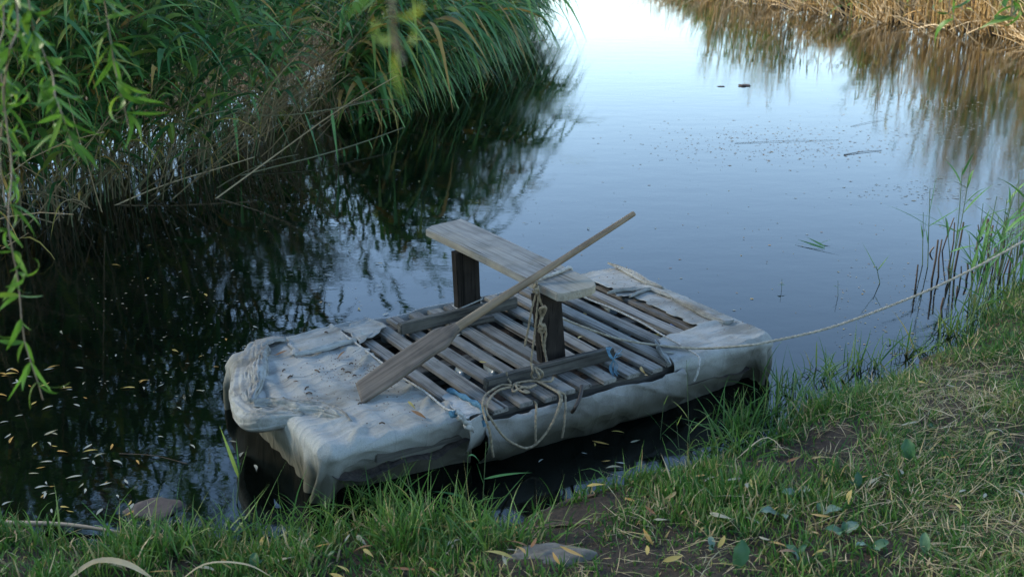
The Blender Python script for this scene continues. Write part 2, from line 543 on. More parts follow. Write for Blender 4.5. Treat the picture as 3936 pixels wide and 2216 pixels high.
def ground_z(x, y):
    x, y = np.asarray(x, float), np.asarray(y, float)
    d = pond_dist(x, y) + (vnoise(x * 3.1, y * 3.1, 1) - 0.5) * 0.16 + (vnoise(x * 9, y * 9, 2) - 0.5) * 0.06
    slope = np.where((y > 6.5) & (x < 3), 0.012, 0.11)
    land = 0.035 + slope * np.minimum(d, 6) + 0.035 * (1 - np.exp(-np.maximum(d, 0) / 0.12))
    land += (vnoise(x * 2.0, y * 2.0, 3) - 0.4) * 0.07 * np.clip(d / 0.4, 0, 1) + (vnoise(x * 11, y * 11, 4) - 0.5) * 0.025
    land += (vnoise(x * 0.05, y * 0.05, 7) - 0.3) * 0.02 * np.maximum(d - 8, 0)
    land = np.where((y > 6.5) & (x < 3), np.minimum(land, -0.07 + 0.035 * np.maximum(d, 0)), land)   # reeds stand in the shallows
    bed = np.where((y > 6.5) & (x < 3), -0.07, 0.035) + np.maximum(d, -1.2) * 0.75
    return np.where(d > 0, land, bed)


def axis_steps(lo, hi, a, b2, fine, ratio=1.18):
    pts = list(np.arange(a, b2 + 1e-6, fine))
    s, p = fine, a
    while p > lo:
        s *= ratio
        p -= s
        pts.insert(0, p)
    s, p = fine, b2
    while p < hi:
        s *= ratio
        p += s
        pts.append(p)
    return np.array(pts)


gx = axis_steps(-400, 400, -3.2, 4.6, 0.045)
gy = axis_steps(-400, 500, 3.0, 8.6, 0.045)
GX, GY = np.meshgrid(gx, gy)
GZ = ground_z(GX.ravel(), GY.ravel())
nx, ny = len(gx), len(gy)
i, j = np.meshgrid(np.arange(nx - 1), np.arange(ny - 1))
gq = np.stack([j * nx + i, j * nx + i + 1, (j + 1) * nx + i + 1, (j + 1) * nx + i], -1).reshape(-1, 4)
g = Geo().add(np.stack([GX.ravel(), GY.ravel(), GZ], 1), gq)
M_GROUND, nt, b, out = new_mat('ground')
n1 = N_(nt, 'ShaderNodeTexNoise', Scale=1.3, Detail=8.0, Roughness=0.65)
nt.links.new(coords(nt), n1.inputs['Vector'])
n2 = N_(nt, 'ShaderNodeTexNoise', Scale=45.0, Detail=6.0, Roughness=0.7)
nt.links.new(coords(nt), n2.inputs['Vector'])
c = ramp(nt, n1.outputs['Fac'], [(0.35, (0.035, 0.028, 0.022)), (0.55, (0.06, 0.048, 0.035)), (0.7, (0.06, 0.065, 0.03))])
c = mixc(nt, ramp(nt, n2.outputs['Fac'], [(0.5, (0, 0, 0)), (0.75, (0.6, 0.6, 0.6))]), c, (0.16, 0.12, 0.075))
nt.links.new(c, b.inputs['Base Color'])
b.inputs['Roughness'].default_value = 0.95
b.inputs['Specular IOR Level'].default_value = 0.15
bump(nt, b, n2.outputs['Fac'], 0.9, 0.04)
tag(g.obj('ground', M_GROUND), kind='structure')

wg = Geo().add([(-9, 3.2, 0), (14, 3.2, 0), (14, 70, 0), (-9, 70, 0)], [(0, 1, 2, 3)])
tag(wg.obj('water', M_WATER, smooth=False), kind='structure')

# ------------------------------------------------------------------ raft
LANG = math.radians(32.3)
LV = np.array([math.cos(LANG), math.sin(LANG), 0])
SV = np.array([-LV[1], LV[0], 0])
ZD = 0.25
RO = P(*Z1(1560, 1290), ZD)
RO[2] = 0.0


def loc(p):
    p = np.asarray(p, float) - RO
    return np.array([p @ LV, p @ SV, p[2]])


def wld(l):
    l = np.asarray(l, float)
    return RO + l[..., 0:1] * LV + l[..., 1:2] * SV + l[..., 2:3] * np.array([0, 0, 1.0])


def PL(px, z=ZD):                           # pixel -> raft coordinates on height z
    return loc(P(*px, z))


def PSIDE(px, yl=-0.03):                    # pixel -> raft coordinates on the raft's near side
    d = ray(*px)
    o = np.array([0, 0, CAM_H]) - RO
    t = (yl - o @ SV) / (d @ SV)
    return loc(np.array([0, 0, CAM_H]) + d * t)


raft = empty('raft', RO, LANG)
tag(raft, 'low raft of grey wooden slats with canvas-wrapped ends floating by the bank', 'raft')


def box_geo(x0, x1, y0, y1, z0, z1, bev=0.004, seed=0, wob=0.003, segx=1, segy=1):
    bm = bmesh.new()
    bmesh.ops.create_cube(bm, size=1.0)
    bmesh.ops.scale(bm, vec=(x1 - x0, y1 - y0, z1 - z0), verts=bm.verts)
    bmesh.ops.translate(bm, vec=((x0 + x1) / 2, (y0 + y1) / 2, (z0 + z1) / 2), verts=bm.verts)
    if segx > 1 or segy > 1:
        for ax, k, n in ((0, segx, x1 - x0), (1, segy, y1 - y0)):
            o0 = (x0, y0)[ax]
            for s in range(1, k):
                co = [0, 0, 0]
                no = [0, 0, 0]
                co[ax] = o0 + n * s / k
                no[ax] = 1
                bmesh.ops.bisect_plane(bm, geom=bm.verts[:] + bm.edges[:] + bm.faces[:], plane_co=co, plane_no=no)
    if bev:
        eds = [e for e in bm.edges if len(e.link_faces) == 2 and e.calc_face_angle(0) > 1.0]
        bmesh.ops.bevel(bm, geom=eds, offset=bev, segments=2, affect='EDGES')
    for v in bm.verts:
        n = noise.noise_vector(Vector((v.co.x * 5 + seed * 7.3, v.co.y * 5, v.co.z * 5 + seed)))
        v.co += n * wob
    return bm


def bm_mesh(name, bm, mat, smooth=False):
    me = bpy.data.meshes.new(name)
    bm.to_mesh(me)
    bm.free()
    me.materials.append(mat)
    if smooth:
        me.polygons.foreach_set('use_smooth', np.full(len(me.polygons), True, bool))
    return me


def bm_obj(name, bm, mat, parent=None, smooth=False):
    o = bpy.data.objects.new(name, bm_mesh(name, bm, mat, smooth))
    COL.objects.link(o)
    if parent:
        o.parent = parent
    return o


SLATS = [  # x of far end, x of near end, y near, y far, width
    (-0.41, -0.40, 0.06, 1.2, 0.10), (-0.275, -0.27, 0.03, 1.2, 0.10), (-0.143, -0.137, 0.14, 1.06, 0.098), (-0.008, 0.0, -0.02, 1.2, 0.1), (0.118, 0.132, -0.022, 1.29, 0.092),
    (0.249, 0.256, -0.035, 1.285, 0.09), (0.366, 0.370, -0.01, 1.28, 0.096), (0.474, 0.466, -0.008, 1.3, 0.1),
    (0.612, 0.602, -0.022, 1.305, 0.096), (0.743, 0.734, -0.03, 1.3, 0.092), (0.856, 0.866, -0.036, 1.30, 0.1),
    (0.97, 0.982, -0.01, 1.29, 0.096), (1.096, 1.122, 0.03, 1.28, 0.098), (1.256, 1.272, 0.03, 1.28, 0.105), (1.392, 1.39, 0.05, 1.25, 0.085), (1.52, 1.52, 0.05, 1.25, 0.1)]
for k, (xf, xn, yn, yf, w) in enumerate(SLATS):
    w *= 0.78 + 0.05 * math.sin(k * 2.3)
    bm = box_geo(-w / 2, w / 2, -(yf - yn) / 2, (yf - yn) / 2, -0.011, 0.011, 0.003, k, 0.004, 1, 9)
    o = bm_obj('slat', bm, M_SLAT, raft)
    o.location = ((xf + xn) / 2, (yf + yn) / 2, ZD - 0.011 + random.uniform(-0.003, 0.003))
    o.rotation_euler = (random.uniform(-0.003, 0.003), random.uniform(-0.03, 0.03), -math.atan2(xf - xn, yf - yn))
nail = Geo()
for k, (xf, xn, yn, yf, w) in enumerate(SLATS[2:13]):
    for yy in (0.055, 0.62, 1.2):
        if not yn + 0.02 < yy < yf - 0.02:
            continue
        for dx in (-0.02, 0.018):
            t = (yy - yn) / (yf - yn)
            cx_, cy_ = xn + (xf - xn) * t + dx + random.uniform(-0.006, 0.006), yy + random.uniform(-0.02, 0.02)
            ring_ = [(cx_ + 0.0042 * math.cos(a_), cy_ + 0.0042 * math.sin(a_), ZD + 0.0045) for a_ in np.linspace(0, 2 * math.pi, 7)[:-1]]
            nail.add(ring_ + [(cx_, cy_, ZD + 0.006)], None, [(m_, (m_ + 1) % 6, 6) for m_ in range(6)], 0.0)
nail.obj('nails', M_DARKSTEM, raft)['kind'] = 'stuff'
for yy in (0.055, 0.62, 1.2):
    bm_obj('stringer', box_geo(-0.6, 1.4, yy - 0.045, yy + 0.045, 0.135, 0.226, 0.004, int(yy * 9), 0.003, 8, 1), M_BEAM, raft)
for x0_, x1_ in ((-0.62, -0.12), (0.0, 0.9), (1.02, 1.42)):
    bm_obj('float_block', box_geo(x0_, x1_, 0.16, 1.12, -0.12, 0.1, 0.02, int(x0_ * 10), 0.006, 4, 4), M_BEAM, raft)
# littered floor below the slats
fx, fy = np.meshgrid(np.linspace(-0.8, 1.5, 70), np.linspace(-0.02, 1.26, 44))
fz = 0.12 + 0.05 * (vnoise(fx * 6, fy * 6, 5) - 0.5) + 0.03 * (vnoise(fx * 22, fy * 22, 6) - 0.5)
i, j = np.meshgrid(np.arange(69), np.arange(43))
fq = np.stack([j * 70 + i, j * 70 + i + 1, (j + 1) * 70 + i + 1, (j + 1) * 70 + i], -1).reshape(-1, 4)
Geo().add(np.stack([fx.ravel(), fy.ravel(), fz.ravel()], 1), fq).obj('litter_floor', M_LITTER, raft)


def bottle(parent, p, az, s=1.0, mat=None):
    prof = [(0, 0.0), (0.0, 0.026), (0.01, 0.032), (0.06, 0.033), (0.09, 0.030), (0.12, 0.033), (0.15, 0.026), (0.175, 0.012), (0.195, 0.011), (0.195, 0.0)]
    G = Geo()
    xs = np.array([q[0] for q in prof]) * s
    rs = np.array([max(q[1], 1e-4) for q in prof]) * s
    d = np.array([math.cos(az), math.sin(az), 0])
    path = np.asarray(p) + xs[:, None] * d
    path[1] += d * 1e-4
    path[-1] += d * 1e-4
    v, q, _ = tubes(path, rs, 12)
    G.add(v, q)
    return G.obj('bottle', mat or M_BOTTLE, parent)


for px, az in ((Z2(1475, 545), -0.9), (Z3(650, 530), -1.0), (Z3(410, 575), -0.9), (Z2(470, 530), -0.9), (Z1(1130, 900), -0.8), (Z5(490, 160), -0.9), (Z1(450, 500), 2.2)):
    l = PL(px, 0.2)
    bottle(raft, (l[0], l[1] - 0.05, 0.195), 1.57 + 0.25 * az)
l = PL(Z3(1125, 768), 0.22)
bm = bmesh.new()
bmesh.ops.create_cone(bm, cap_ends=True, segments=14, radius1=0.016, radius2=0.014, depth=0.014)
cap = bm_obj('bottle_cap', bm, M_CAP, raft)
cap.location = (l[0], l[1], 0.215)
cap.rotation_euler = (0.5, 0.3, 0)


# canvas wrapping ------------------------------------------------------------
def fbm(p, oct_=3):
    s, a, r = 0, 1, 0
    for _ in range(oct_):
        r += a * noise.noise(p)
        p = p * 2.1
        a *= 0.5
    return r


def seg_dist(px, py, a, b):
    ex, ey = b[0] - a[0], b[1] - a[1]
    t = max(0, min(1, ((px - a[0]) * ex + (py - a[1]) * ey) / (ex * ex + ey * ey)))
    return math.hypot(px - a[0] - t * ex, py - a[1] - t * ey), t


def in_poly(x, y, poly):
    c = False
    for k in range(len(poly)):
        x1, y1 = poly[k][0], poly[k][1]
        x2, y2 = poly[k - 1][0], poly[k - 1][1]
        if (y1 > y) != (y2 > y) and x < (x2 - x1) * (y - y1) / (y2 - y1) + x1:
            c = not c
    return c


def sim_cloth(x0,x1,y0,y1,ztop,zbot,taper,r,ext,step,surplus,steps=90,iters=8,seed=0,pin=None,stick=0.6,rngseed=3,inset=0.1,corner=0.5):
    """loose cloth falling over a tapered, rounded block and clinging to it. ext = overhang (-x,+x,-y,+y)"""
    rg=np.random.default_rng(rngseed)
    xs=np.arange(x0-ext[0],x1+ext[1]+1e-6,step); ys=np.arange(y0-ext[2],y1+ext[3]+1e-6,step)
    nx,ny=len(xs),len(ys)
    X=np.zeros((nx,ny,3)); X[...,0]=xs[:,None]; X[...,1]=ys[None,:]; X[...,2]=ztop+0.02+vnoise(X[...,0]*9+X[...,1]*5,X[...,1]*4-X[...,0]*2,rngseed)*0.07
    pinm=pin(X[...,0],X[...,1]) if pin is not None else np.zeros((nx,ny),bool)
    X[pinm,2]=ztop+0.004
    W=np.where(pinm,0.0,1.0)[...,None]
    V=np.zeros_like(X)
    L=step*(1+surplus)
    sets = [(1, 0, L, 1.0), (0, 1, L, 1.0), (1, 1, L * 2 ** .5, .6), (1, -1, L * 2 ** .5, .6), (2, 0, 2 * L, .3), (0, 2, 2 * L, .3), (4, 0, 4 * L, .22), (0, 4, 4 * L, .22)]
    c=np.array([(x0+x1)/2,(y0+y1)/2,(ztop+zbot)/2])
    def solve(X):
        for di,dj,rest,k in sets:
            stride=2*max(di,abs(dj))
            half=max(di,abs(dj))
            ax=0 if di else 1
            for o in range(stride):
                # pair (i,j)-(i+di,j+dj) for i (or j) = o mod stride: disjoint for half
                if ax==0:
                    ia=np.arange(o,nx-di,stride)
                    if len(ia)==0: continue
                    if dj>=0: A=(slice(o,nx-di,stride),slice(0,ny-dj)); B=(slice(o+di,nx,stride),slice(dj,ny))
                    else: A=(slice(o,nx-di,stride),slice(-dj,ny)); B=(slice(o+di,nx,stride),slice(0,ny+dj))
                else:
                    A=(slice(0,nx),slice(o,ny-dj,stride)); B=(slice(0,nx),slice(o+dj,ny,stride))
                a=X[A]; b=X[B]
                n=min(a.shape[ax],b.shape[ax])
                if ax==0: a=a[:n]; b=b[:n]; wa=W[A][:n]; wb=W[B][:n]
                else: a=a[:,:n]; b=b[:,:n]; wa=W[A][:,:n]; wb=W[B][:,:n]
                d=b-a; l=np.sqrt((d*d).sum(-1,keepdims=True))+1e-9
                corr=d*(k*(l-rest)/l/np.maximum(wa+wb,1e-6))
                a+=corr*wa; b-=corr*wb
    def collide(X,prev):
        dz=np.clip(ztop-X[...,2],0,None)
        hx=(x1-x0)/2-r-taper*0.33*dz; hy=(y1-y0)/2-r-taper*1.6*dz
        rel=X-c
        q=np.stack([np.abs(rel[...,0])-hx,np.abs(rel[...,1])-hy,np.abs(rel[...,2])-((ztop-zbot)/2-r)],-1)
        qo=np.maximum(q,0); lo=np.sqrt((qo*qo).sum(-1))
        m=q.max(-1)
        sd=lo+np.minimum(m,0)-r
        sg=np.sign(rel)
        g=np.where((lo>1e-6)[...,None],qo/np.maximum(lo,1e-6)[...,None],(q==m[...,None]).astype(float))*sg
        hit=(sd<0.003)
        push=np.where(hit,0.003-sd,0)[...,None]*g*W
        X+=push
        fr=(hit[...,None])*stick*W
        X-= (X-prev)*fr*np.array([1,1,.6])
        return sd,g
    dt=0.02
    hems = [(0, slice(None)), (nx - 1, slice(None)), (slice(None), 0), (slice(None), ny - 1)]
    row_cuts = {}
    for n_ in {nx, ny}:
        k, cuts = 0, []
        while k < n_:
            k1 = min(n_, k + int(rg.uniform(0.22, 0.42) / step))
            cuts.append((k, k1))
            k = k1
        row_cuts[n_] = cuts
    for s in range(steps):
        prev=X.copy()
        V*=0.97
        V[...,2]-=9.8*dt*0.35
        # wet cloth clings to the sides
        X2=X+V*dt*W
        dz=np.clip(ztop-X2[...,2],0,None)
        X[...]=X2
        sd,g=collide(X.copy(),prev)
        low=(dz>0.03)
        X-= g*np.clip(sd,0,0.05)[...,None]*0.012*low[...,None]*W
        if s > 25:                            # the hem is gathered by stitches every half metre or so
            for row in hems:
                x_ = X[row]
                cen = np.zeros_like(x_)
                for k0, k1 in row_cuts[len(x_)]:
                    cen[k0:k1] = x_[k0:k1].mean(0)
                tgt = cen + (x_ - cen) * np.array([0.72, 0.72, 0.3])
                tgt[:, 2] = np.minimum(tgt[:, 2], -0.09)
                if row[1] == 0:
                    tgt[:, 1] = np.maximum(tgt[:, 1], y0 + inset)
                elif row[0] == 0 or row[0] == nx - 1:
                    tgt[:, 0] = np.clip(tgt[:, 0], x0 + inset * 0.2, x1 - inset * 0.2)
                X[row] = x_ + (tgt - x_) * 0.25 * W[row]
        for _ in range(iters): solve(X)
        collide(X,prev)
        # floor: the water carries the hem
        X[...,2]=np.maximum(X[...,2],zbot+0.0)
        V=(X-prev)/dt
        sp=np.sqrt((V*V).sum(-1,keepdims=True)); V*=np.minimum(1,1.2/np.maximum(sp,1e-6))
    ox = np.maximum(np.maximum(x0 - xs, xs - x1), 0)[:, None]
    oy = np.maximum(np.maximum(y0 - ys, ys - y1), 0)[None, :]
    return X, (np.hypot(ox, oy) > corner) & (ox > 0.03) & (oy > 0.03)


def drape(name, X, off_corner, folds, cut, mat, seed=0, und=0.004, ztop=0.26, keep_x=None, thick=0.003):
    nx_, ny_ = X.shape[:2]
    idx = -np.ones((nx_, ny_), int)
    V = []
    for a_ in range(nx_):
        for b_ in range(ny_):
            if off_corner[a_, b_]:
                continue
            px, py, pz = X[a_, b_]
            top = max(0.0, 1 - max(0, ztop - pz) / 0.03)
            p = Vector((px + seed * 3.1, py, pz + seed))
            w = 0.003 * fbm(p * 7.0, 2) + 0.0014 * fbm(p * 24.0, 2)
            rid = 1 - abs(noise.noise(Vector((px * 4 + py * 2.6 + seed, py * 2.0 - px * 1.4, seed * 1.3))))
            w += 0.008 * rid ** 12
            if top < 1:
                cc = (px - py) + 0.9 * pz
                rs2 = 1 - abs(noise.noise(Vector((cc * 4.5 + seed * 1.7, pz * 1.5, seed * 5.0))))
                sh = (1 - top) * 0.014 * rs2 ** 8
                px, py = px + sh * (-0.7 if seed < 3 else 0.7), py - sh * 0.7
            if top > 0:
                w += top * und * math.cos(2 * math.pi * (px + 0.005) / 0.133)
                for (fa, fb, fh, fw) in folds:
                    dd, t = seg_dist(px, py, fa, fb)
                    if dd < fw * 3:
                        w += top * fh * math.exp(-(dd / fw) ** 2) * (0.4 + 0.6 * math.sin(math.pi * min(1, t * 0.9 + 0.1)))
                if cut is not None and ztop - pz < 0.05:
                    jit = 0.012 * noise.noise(Vector((px * 14, py * 14, seed)))
                    if in_poly(px + jit, py + jit, cut):
                        continue
            idx[a_, b_] = len(V)
            V.append((px, py, pz + w * (0.3 + 0.7 * top)))
    q = np.stack([idx[:-1, :-1], idx[1:, :-1], idx[1:, 1:], idx[:-1, 1:]], -1).reshape(-1, 4)
    q = q[(q >= 0).all(1)]
    o = Geo().add(V, q).obj(name, mat, raft)
    sub = o.modifiers.new('smooth', 'SUBSURF')
    sub.levels = sub.render_levels = 1
    s = o.modifiers.new('thickness', 'SOLIDIFY')
    s.thickness = thick
    s.offset = -1
    return o


def pl2(px, z=ZD + 0.012):
    l = PL(px, z)
    return (l[0], l[1])


def z4r(x, y):
    return (800 + 1100 / 1994 * x, 1100 + 1100 / 1994 * y)


left_folds = [
    (pl2(Z6(460, 560)), pl2(Z6(520, 1080)), 0.010, 0.012), (pl2(Z6(500, 800)), pl2(Z6(760, 1110)), 0.012, 0.02), (pl2(Z6(840, 800)), pl2(Z6(1140, 1130)), 0.010, 0.03),
    (pl2(z4r(1100, 960)), pl2(z4r(1000, 1090)), 0.022, 0.014), (pl2(z4r(1240, 1050)), pl2(z4r(1500, 965)), 0.014, 0.012), (pl2(z4r(760, 975)), pl2(z4r(960, 935)), 0.016, 0.014),
    (pl2(z4r(880, 880)), pl2(z4r(1000, 960)), 0.022, 0.014), (pl2(z4r(1240, 1050)), pl2(z4r(1110, 1120)), 0.02, 0.016), (pl2(Z6(1560, 360)), pl2(Z6(1990, 660)), 0.010, 0.010),
    (pl2(Z6(1680, 360)), pl2(Z6(2030, 650)), 0.008, 0.008)]
left_cut = [pl2(q) for q in (Z1(-60, 560), Z1(150, 700), Z1(300, 850), Z1(500, 1000), Z1(770, 1235), Z1(660, 1300), Z1(700, 1420), Z1(1600, 2200), Z1(2600, 600), Z1(600, -300), Z1(60, 480))]
left_cut = [(-0.20, 1.6), (-0.19, 1.12), (-0.215, 1.02), (-0.215, 0.72), (-0.22, 0.42), (-0.215, 0.2), (-0.165, 0.17), (-0.16, -0.5), (0.6, -0.5), (0.6, 1.6)]
XL, ML = sim_cloth(-0.85, 0.3, -0.04, 1.285, ZD + 0.012, -0.10, 0.5, 0.03, (0.50, -0.44, 0.50, 0.42), 0.0145, 0.085, 110, 8, stick=0.8, pin=lambda x_, y_: (x_ > -0.165) & (y_ > -0.02) & (y_ < 1.26), rngseed=5, inset=0.24, corner=0.52)
bag_left = drape('canvas_wrap', XL, ML, left_folds, left_cut, M_CLOTH, 1, 0.005, ZD + 0.012)
bag_left['label'] = 'grey canvas wrapped round the wide bow end, strewn with twigs'

right_cut = [pl2(Z3(*q), ZD + 0.012) for q in ((-900, -100), (180, 300), (290, 350), (450, 410), (480, 480), (640, 465), (1370, 812), (1100, 895), (920, 940), (945, 1030), (1085, 1205), (1085, 1330), (1000, 1800), (-1500, 1800))]
right_folds = [(pl2(Z3(400, 95)), pl2(Z3(820, 300)), 0.02, 0.012), (pl2(Z3(820, 300)), pl2(Z3(1010, 360)), 0.016, 0.02), (pl2(Z3(410, 400)), pl2(Z3(860, 370)), 0.016, 0.012),
               (pl2(Z3(860, 380)), pl2(Z3(1110, 480)), 0.018, 0.016), (pl2(Z3(1110, 480)), pl2(Z3(1690, 750)), 0.02, 0.018), (pl2(Z3(1360, 815)), pl2(Z3(1800, 740)), 0.022, 0.018),
               (pl2(Z3(1410, 1020)), pl2(Z3(1540, 975)), 0.01, 0.01), (pl2(Z3(900, 440)), pl2(Z3(1100, 470)), -0.012, 0.012)]
XR, MR = sim_cloth(0.6, 1.665, -0.07, 1.35, ZD + 0.016, -0.10, 0.38, 0.045, (-0.38, 0.46, 0.48, 0.40), 0.0145, 0.095, 110, 8, stick=0.8, pin=lambda x_, y_: (x_ < 1.01) & (y_ > 0.0) & (y_ < 1.28), rngseed=9)
bag_right = drape('canvas_wrap', XR, MR, right_folds, right_cut, M_CLOTH, 4, 0.002, ZD + 0.016)
bag_right['label'] = 'pale canvas wrapped round the end near the tufted bank'


def sheet(name, grid, mat, parent, thick=0.005):
    g_ = np.asarray(grid, float)
    n, m = g_.shape[:2]
    i_, j_ = np.meshgrid(np.arange(n - 1), np.arange(m - 1), indexing='ij')
    q = np.stack([i_ * m + j_, (i_ + 1) * m + j_, (i_ + 1) * m + j_ + 1, i_ * m + j_ + 1], -1).reshape(-1, 4)
    o = Geo().add(g_.reshape(-1, 3), q).obj(name, mat, parent)
    s = o.modifiers.new('thickness', 'SOLIDIFY')
    s.thickness = thick
    s.offset = 0
    return o


# canvas apron on the near side, its scalloped top edge following the slat ends
edge = [Z5(380, 790), Z5(490, 738), Z5(680, 680), Z5(850, 690), Z5(960, 668), Z5(1060, 596), Z5(1350, 510), Z5(1560, 425), Z5(1700, 370), Z5(1900, 352), Z5(2070, 338), Z2(1200, 1172), Z2(1560, 1120), Z2(1800, 1090), Z2(1930, 1040), Z2(1960, 960)]
E3 = np.array([PSIDE(e, -0.045) for e in edge])
order = np.argsort(E3[:, 0])
E3 = E3[order]
xs = np.linspace(E3[0, 0], E3[-1, 0] + 0.12, 130)
zt = np.minimum(np.interp(xs, E3[:, 0], E3[:, 2]) - 0.012, 0.222)
grid = np.zeros((130, 30, 3))
for a in range(130):
    for c_ in range(30):
        t = c_ / 29
        z = zt[a] + (-0.07 - zt[a]) * t
        n_ = noise.noise(Vector((xs[a] * 5 + z * 4, z * 7, 2.0))) * 0.022 + noise.noise(Vector((xs[a] * 14 + z * 9, z * 12, 7.0))) * 0.008
        fold_ = 0.02 * (1 - abs(noise.noise(Vector((xs[a] * 2.2 + 3, z * 9 + xs[a] * 2, 1.0))))) ** 5
        y = -0.038 - 0.045 * math.sin(math.pi * min(1, t * 1.15)) + 0.10 * t ** 2 + n_ - fold_
        grid[a, c_] = (xs[a], y, z)
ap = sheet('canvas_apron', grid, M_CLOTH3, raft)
ap['label'] = 'sagging canvas strip along the side facing the bank'
# far side strip, seen only as a pale rim
grid = np.zeros((90, 8, 3))
for a, x in enumerate(np.linspace(-0.25, 1.3, 90)):
    for c_ in range(8):
        t = c_ / 7
        grid[a, c_] = (x, 1.325 + 0.04 * t + 0.012 * noise.noise(Vector((x * 6, t, 3))), 0.245 + 0.02 * noise.noise(Vector((x * 3.5, 9, 1))) - 0.3 * t)
sheet('canvas_rim', grid, M_CLOTH2, raft)


def patch(name, corners, z, mat=None, n=30, lift=0.0, seed=0, ragged=0.03, wr=0.007, parent=None):
    """four-cornered loose piece of cloth lying on the deck"""
    c = [np.asarray(q, float) for q in corners]
    grid = np.zeros((n, n, 3))
    for a in range(n):
        for b_ in range(n):
            u, v = a / (n - 1), b_ / (n - 1)
            p = (c[0] * (1 - u) + c[1] * u) * (1 - v) + (c[3] * (1 - u) + c[2] * u) * v
            e = min(u, v, 1 - u, 1 - v)
            q = Vector((p[0] * 9 + seed, p[1] * 9, seed))
            p2 = p[:2] + (ragged * noise.noise_vector(q * 2.0).to_2d() if e < 0.12 else (0, 0))
            grid[a, b_] = (p2[0], p2[1], z + wr * fbm(q, 3) + lift * (1 - math.exp(-e / 0.06)) + 0.008 * (e < 0.05) + 0.003 * math.exp(-((e - 0.035) / 0.02) ** 2))
    return sheet(name, grid, mat or M_CLOTH, parent or raft, 0.003)


patch('canvas_flap', [pl2(Z6(770, 270)), pl2(Z6(1350, 110)), pl2(Z6(1690, 310)), pl2(Z6(850, 500))], ZD + 0.02, lift=0.004, seed=3)
patch('canvas_flap', [pl2(Z6(1480, 130)), pl2(Z6(1850, 0)), pl2(Z1(330, 400)), pl2(Z6(1740, 330))], ZD + 0.014, lift=0.004, seed=8)
patch('canvas_flap', [pl2(Z1(910, 1190)), pl2(Z1(1010, 1130)), pl2(Z1(1385, 1340)), pl2(Z1(1210, 1440))], ZD + 0.012, M_CLOTH2, lift=0.004, seed=5, n=18)
# the corner strip folded down over the side under its blue stitched hem
gr = []
pa, pb = pl2(Z1(1210, 1440)), pl2(Z1(1385, 1340))
for a in range(14):
    u = a / 13
    row = []
    for c_ in range(12):
        t = c_ / 11
        x_, y_ = pa[0] * (1 - u) + pb[0] * u, pa[1] * (1 - u) + pb[1] * u
        row.append((x_ + 0.01 * noise.noise(Vector((u * 3, t * 3, 5))), y_ - 0.035 * math.sin(math.pi * min(1, t * 0.9)) - 0.01 + 0.05 * t, ZD + 0.014 - 0.17 * t))
    gr.append(row)
sheet('canvas_fold', gr, M_CLOTH, raft)


def rope_obj(name, pts, r, mat, parent=None, n=None, lobes=3, local=True, depth=0.22):
    p = smooth_path(pts, n or max(12, int(len(pts) * 16)))
    L_ = np.linalg.norm(np.diff(p, axis=0), axis=1).sum()
    n2 = int(max(20, min(700, L_ / (r * 1.1))))
    p = smooth_path(p[::max(1, len(p) // 40)] if len(p) > 80 else p, n2)
    v, q, _ = tubes(p, r, 8, lobes, 1.0 / (r * 2.6) / 1.0, depth)
    return Geo().add(v, q).obj(name, mat, parent)


# blue stitched hem and its knot
hem = [np.array([*pl2(Z1(1000, 1120)), ZD + 0.024]), np.array([*pl2(Z1(1180, 1215)), ZD + 0.028]), np.array([*pl2(Z1(1380, 1335)), ZD + 0.024])]
hem += [PSIDE(Z1(1385, 1420), -0.05), PSIDE(Z5(360, 880), -0.05)]
hemo = rope_obj('blue_hem', hem, 0.011, M_CLOTHB, raft, lobes=2, depth=0.35)
# folded collar of cloth round the bow end
collar = [(*pl2(Z6(760, 330)), ZD + 0.03), (*pl2(Z6(560, 330)), ZD + 0.035), (*pl2(Z6(330, 420)), ZD + 0.03), (*pl2(Z6(215, 640)), ZD + 0.02), (*pl2(Z6(165, 880)), ZD + 0.01),
          (*pl2(Z6(180, 1060)), ZD + 0.0), (*pl2(Z6(270, 1190)), ZD - 0.005), (*pl2(Z6(420, 1240)), ZD + 0.0), (*pl2(Z6(700, 1245)), ZD + 0.004), (*pl2(Z6(980, 1270)), ZD + 0.008)]


def roll(name, pts, rad, flat, parent, seed=0, n=90, mat=None):
    p = smooth_path(pts, n)
    rr = np.interp(np.linspace(0, 1, n), np.linspace(0, 1, len(rad)), rad)
    NS = 40
    v, q, _ = tubes(p, rr, NS)
    v = v.reshape(n, NS, 3)
    for a in range(n):
        for s in range(NS):
            w = Vector(v[a, s])
            d = v[a, s] - p[a]
            th = s / NS * 2 * math.pi
            ph = Vector((math.cos(th) * 1.8 + seed, math.sin(th) * 1.8, a * 0.035))
            pleat = 1 - abs(noise.noise(ph))
            k = 0.82 + 0.2 * noise.noise(w * 8 + Vector((seed, 0, 0))) + 0.42 * pleat ** 5 - 0.25 * (1 - abs(noise.noise(ph * 1.7 + Vector((9, 0, 0))))) ** 8
            v[a, s] = p[a] + d * np.array([k, k, k * flat])
    v[0] = p[0] + (v[0] - p[0]) * 0.1
    v[-1] = p[-1] + (v[-1] - p[-1]) * 0.1
    return Geo().add(v, q).obj(name, mat or M_CLOTH, parent)




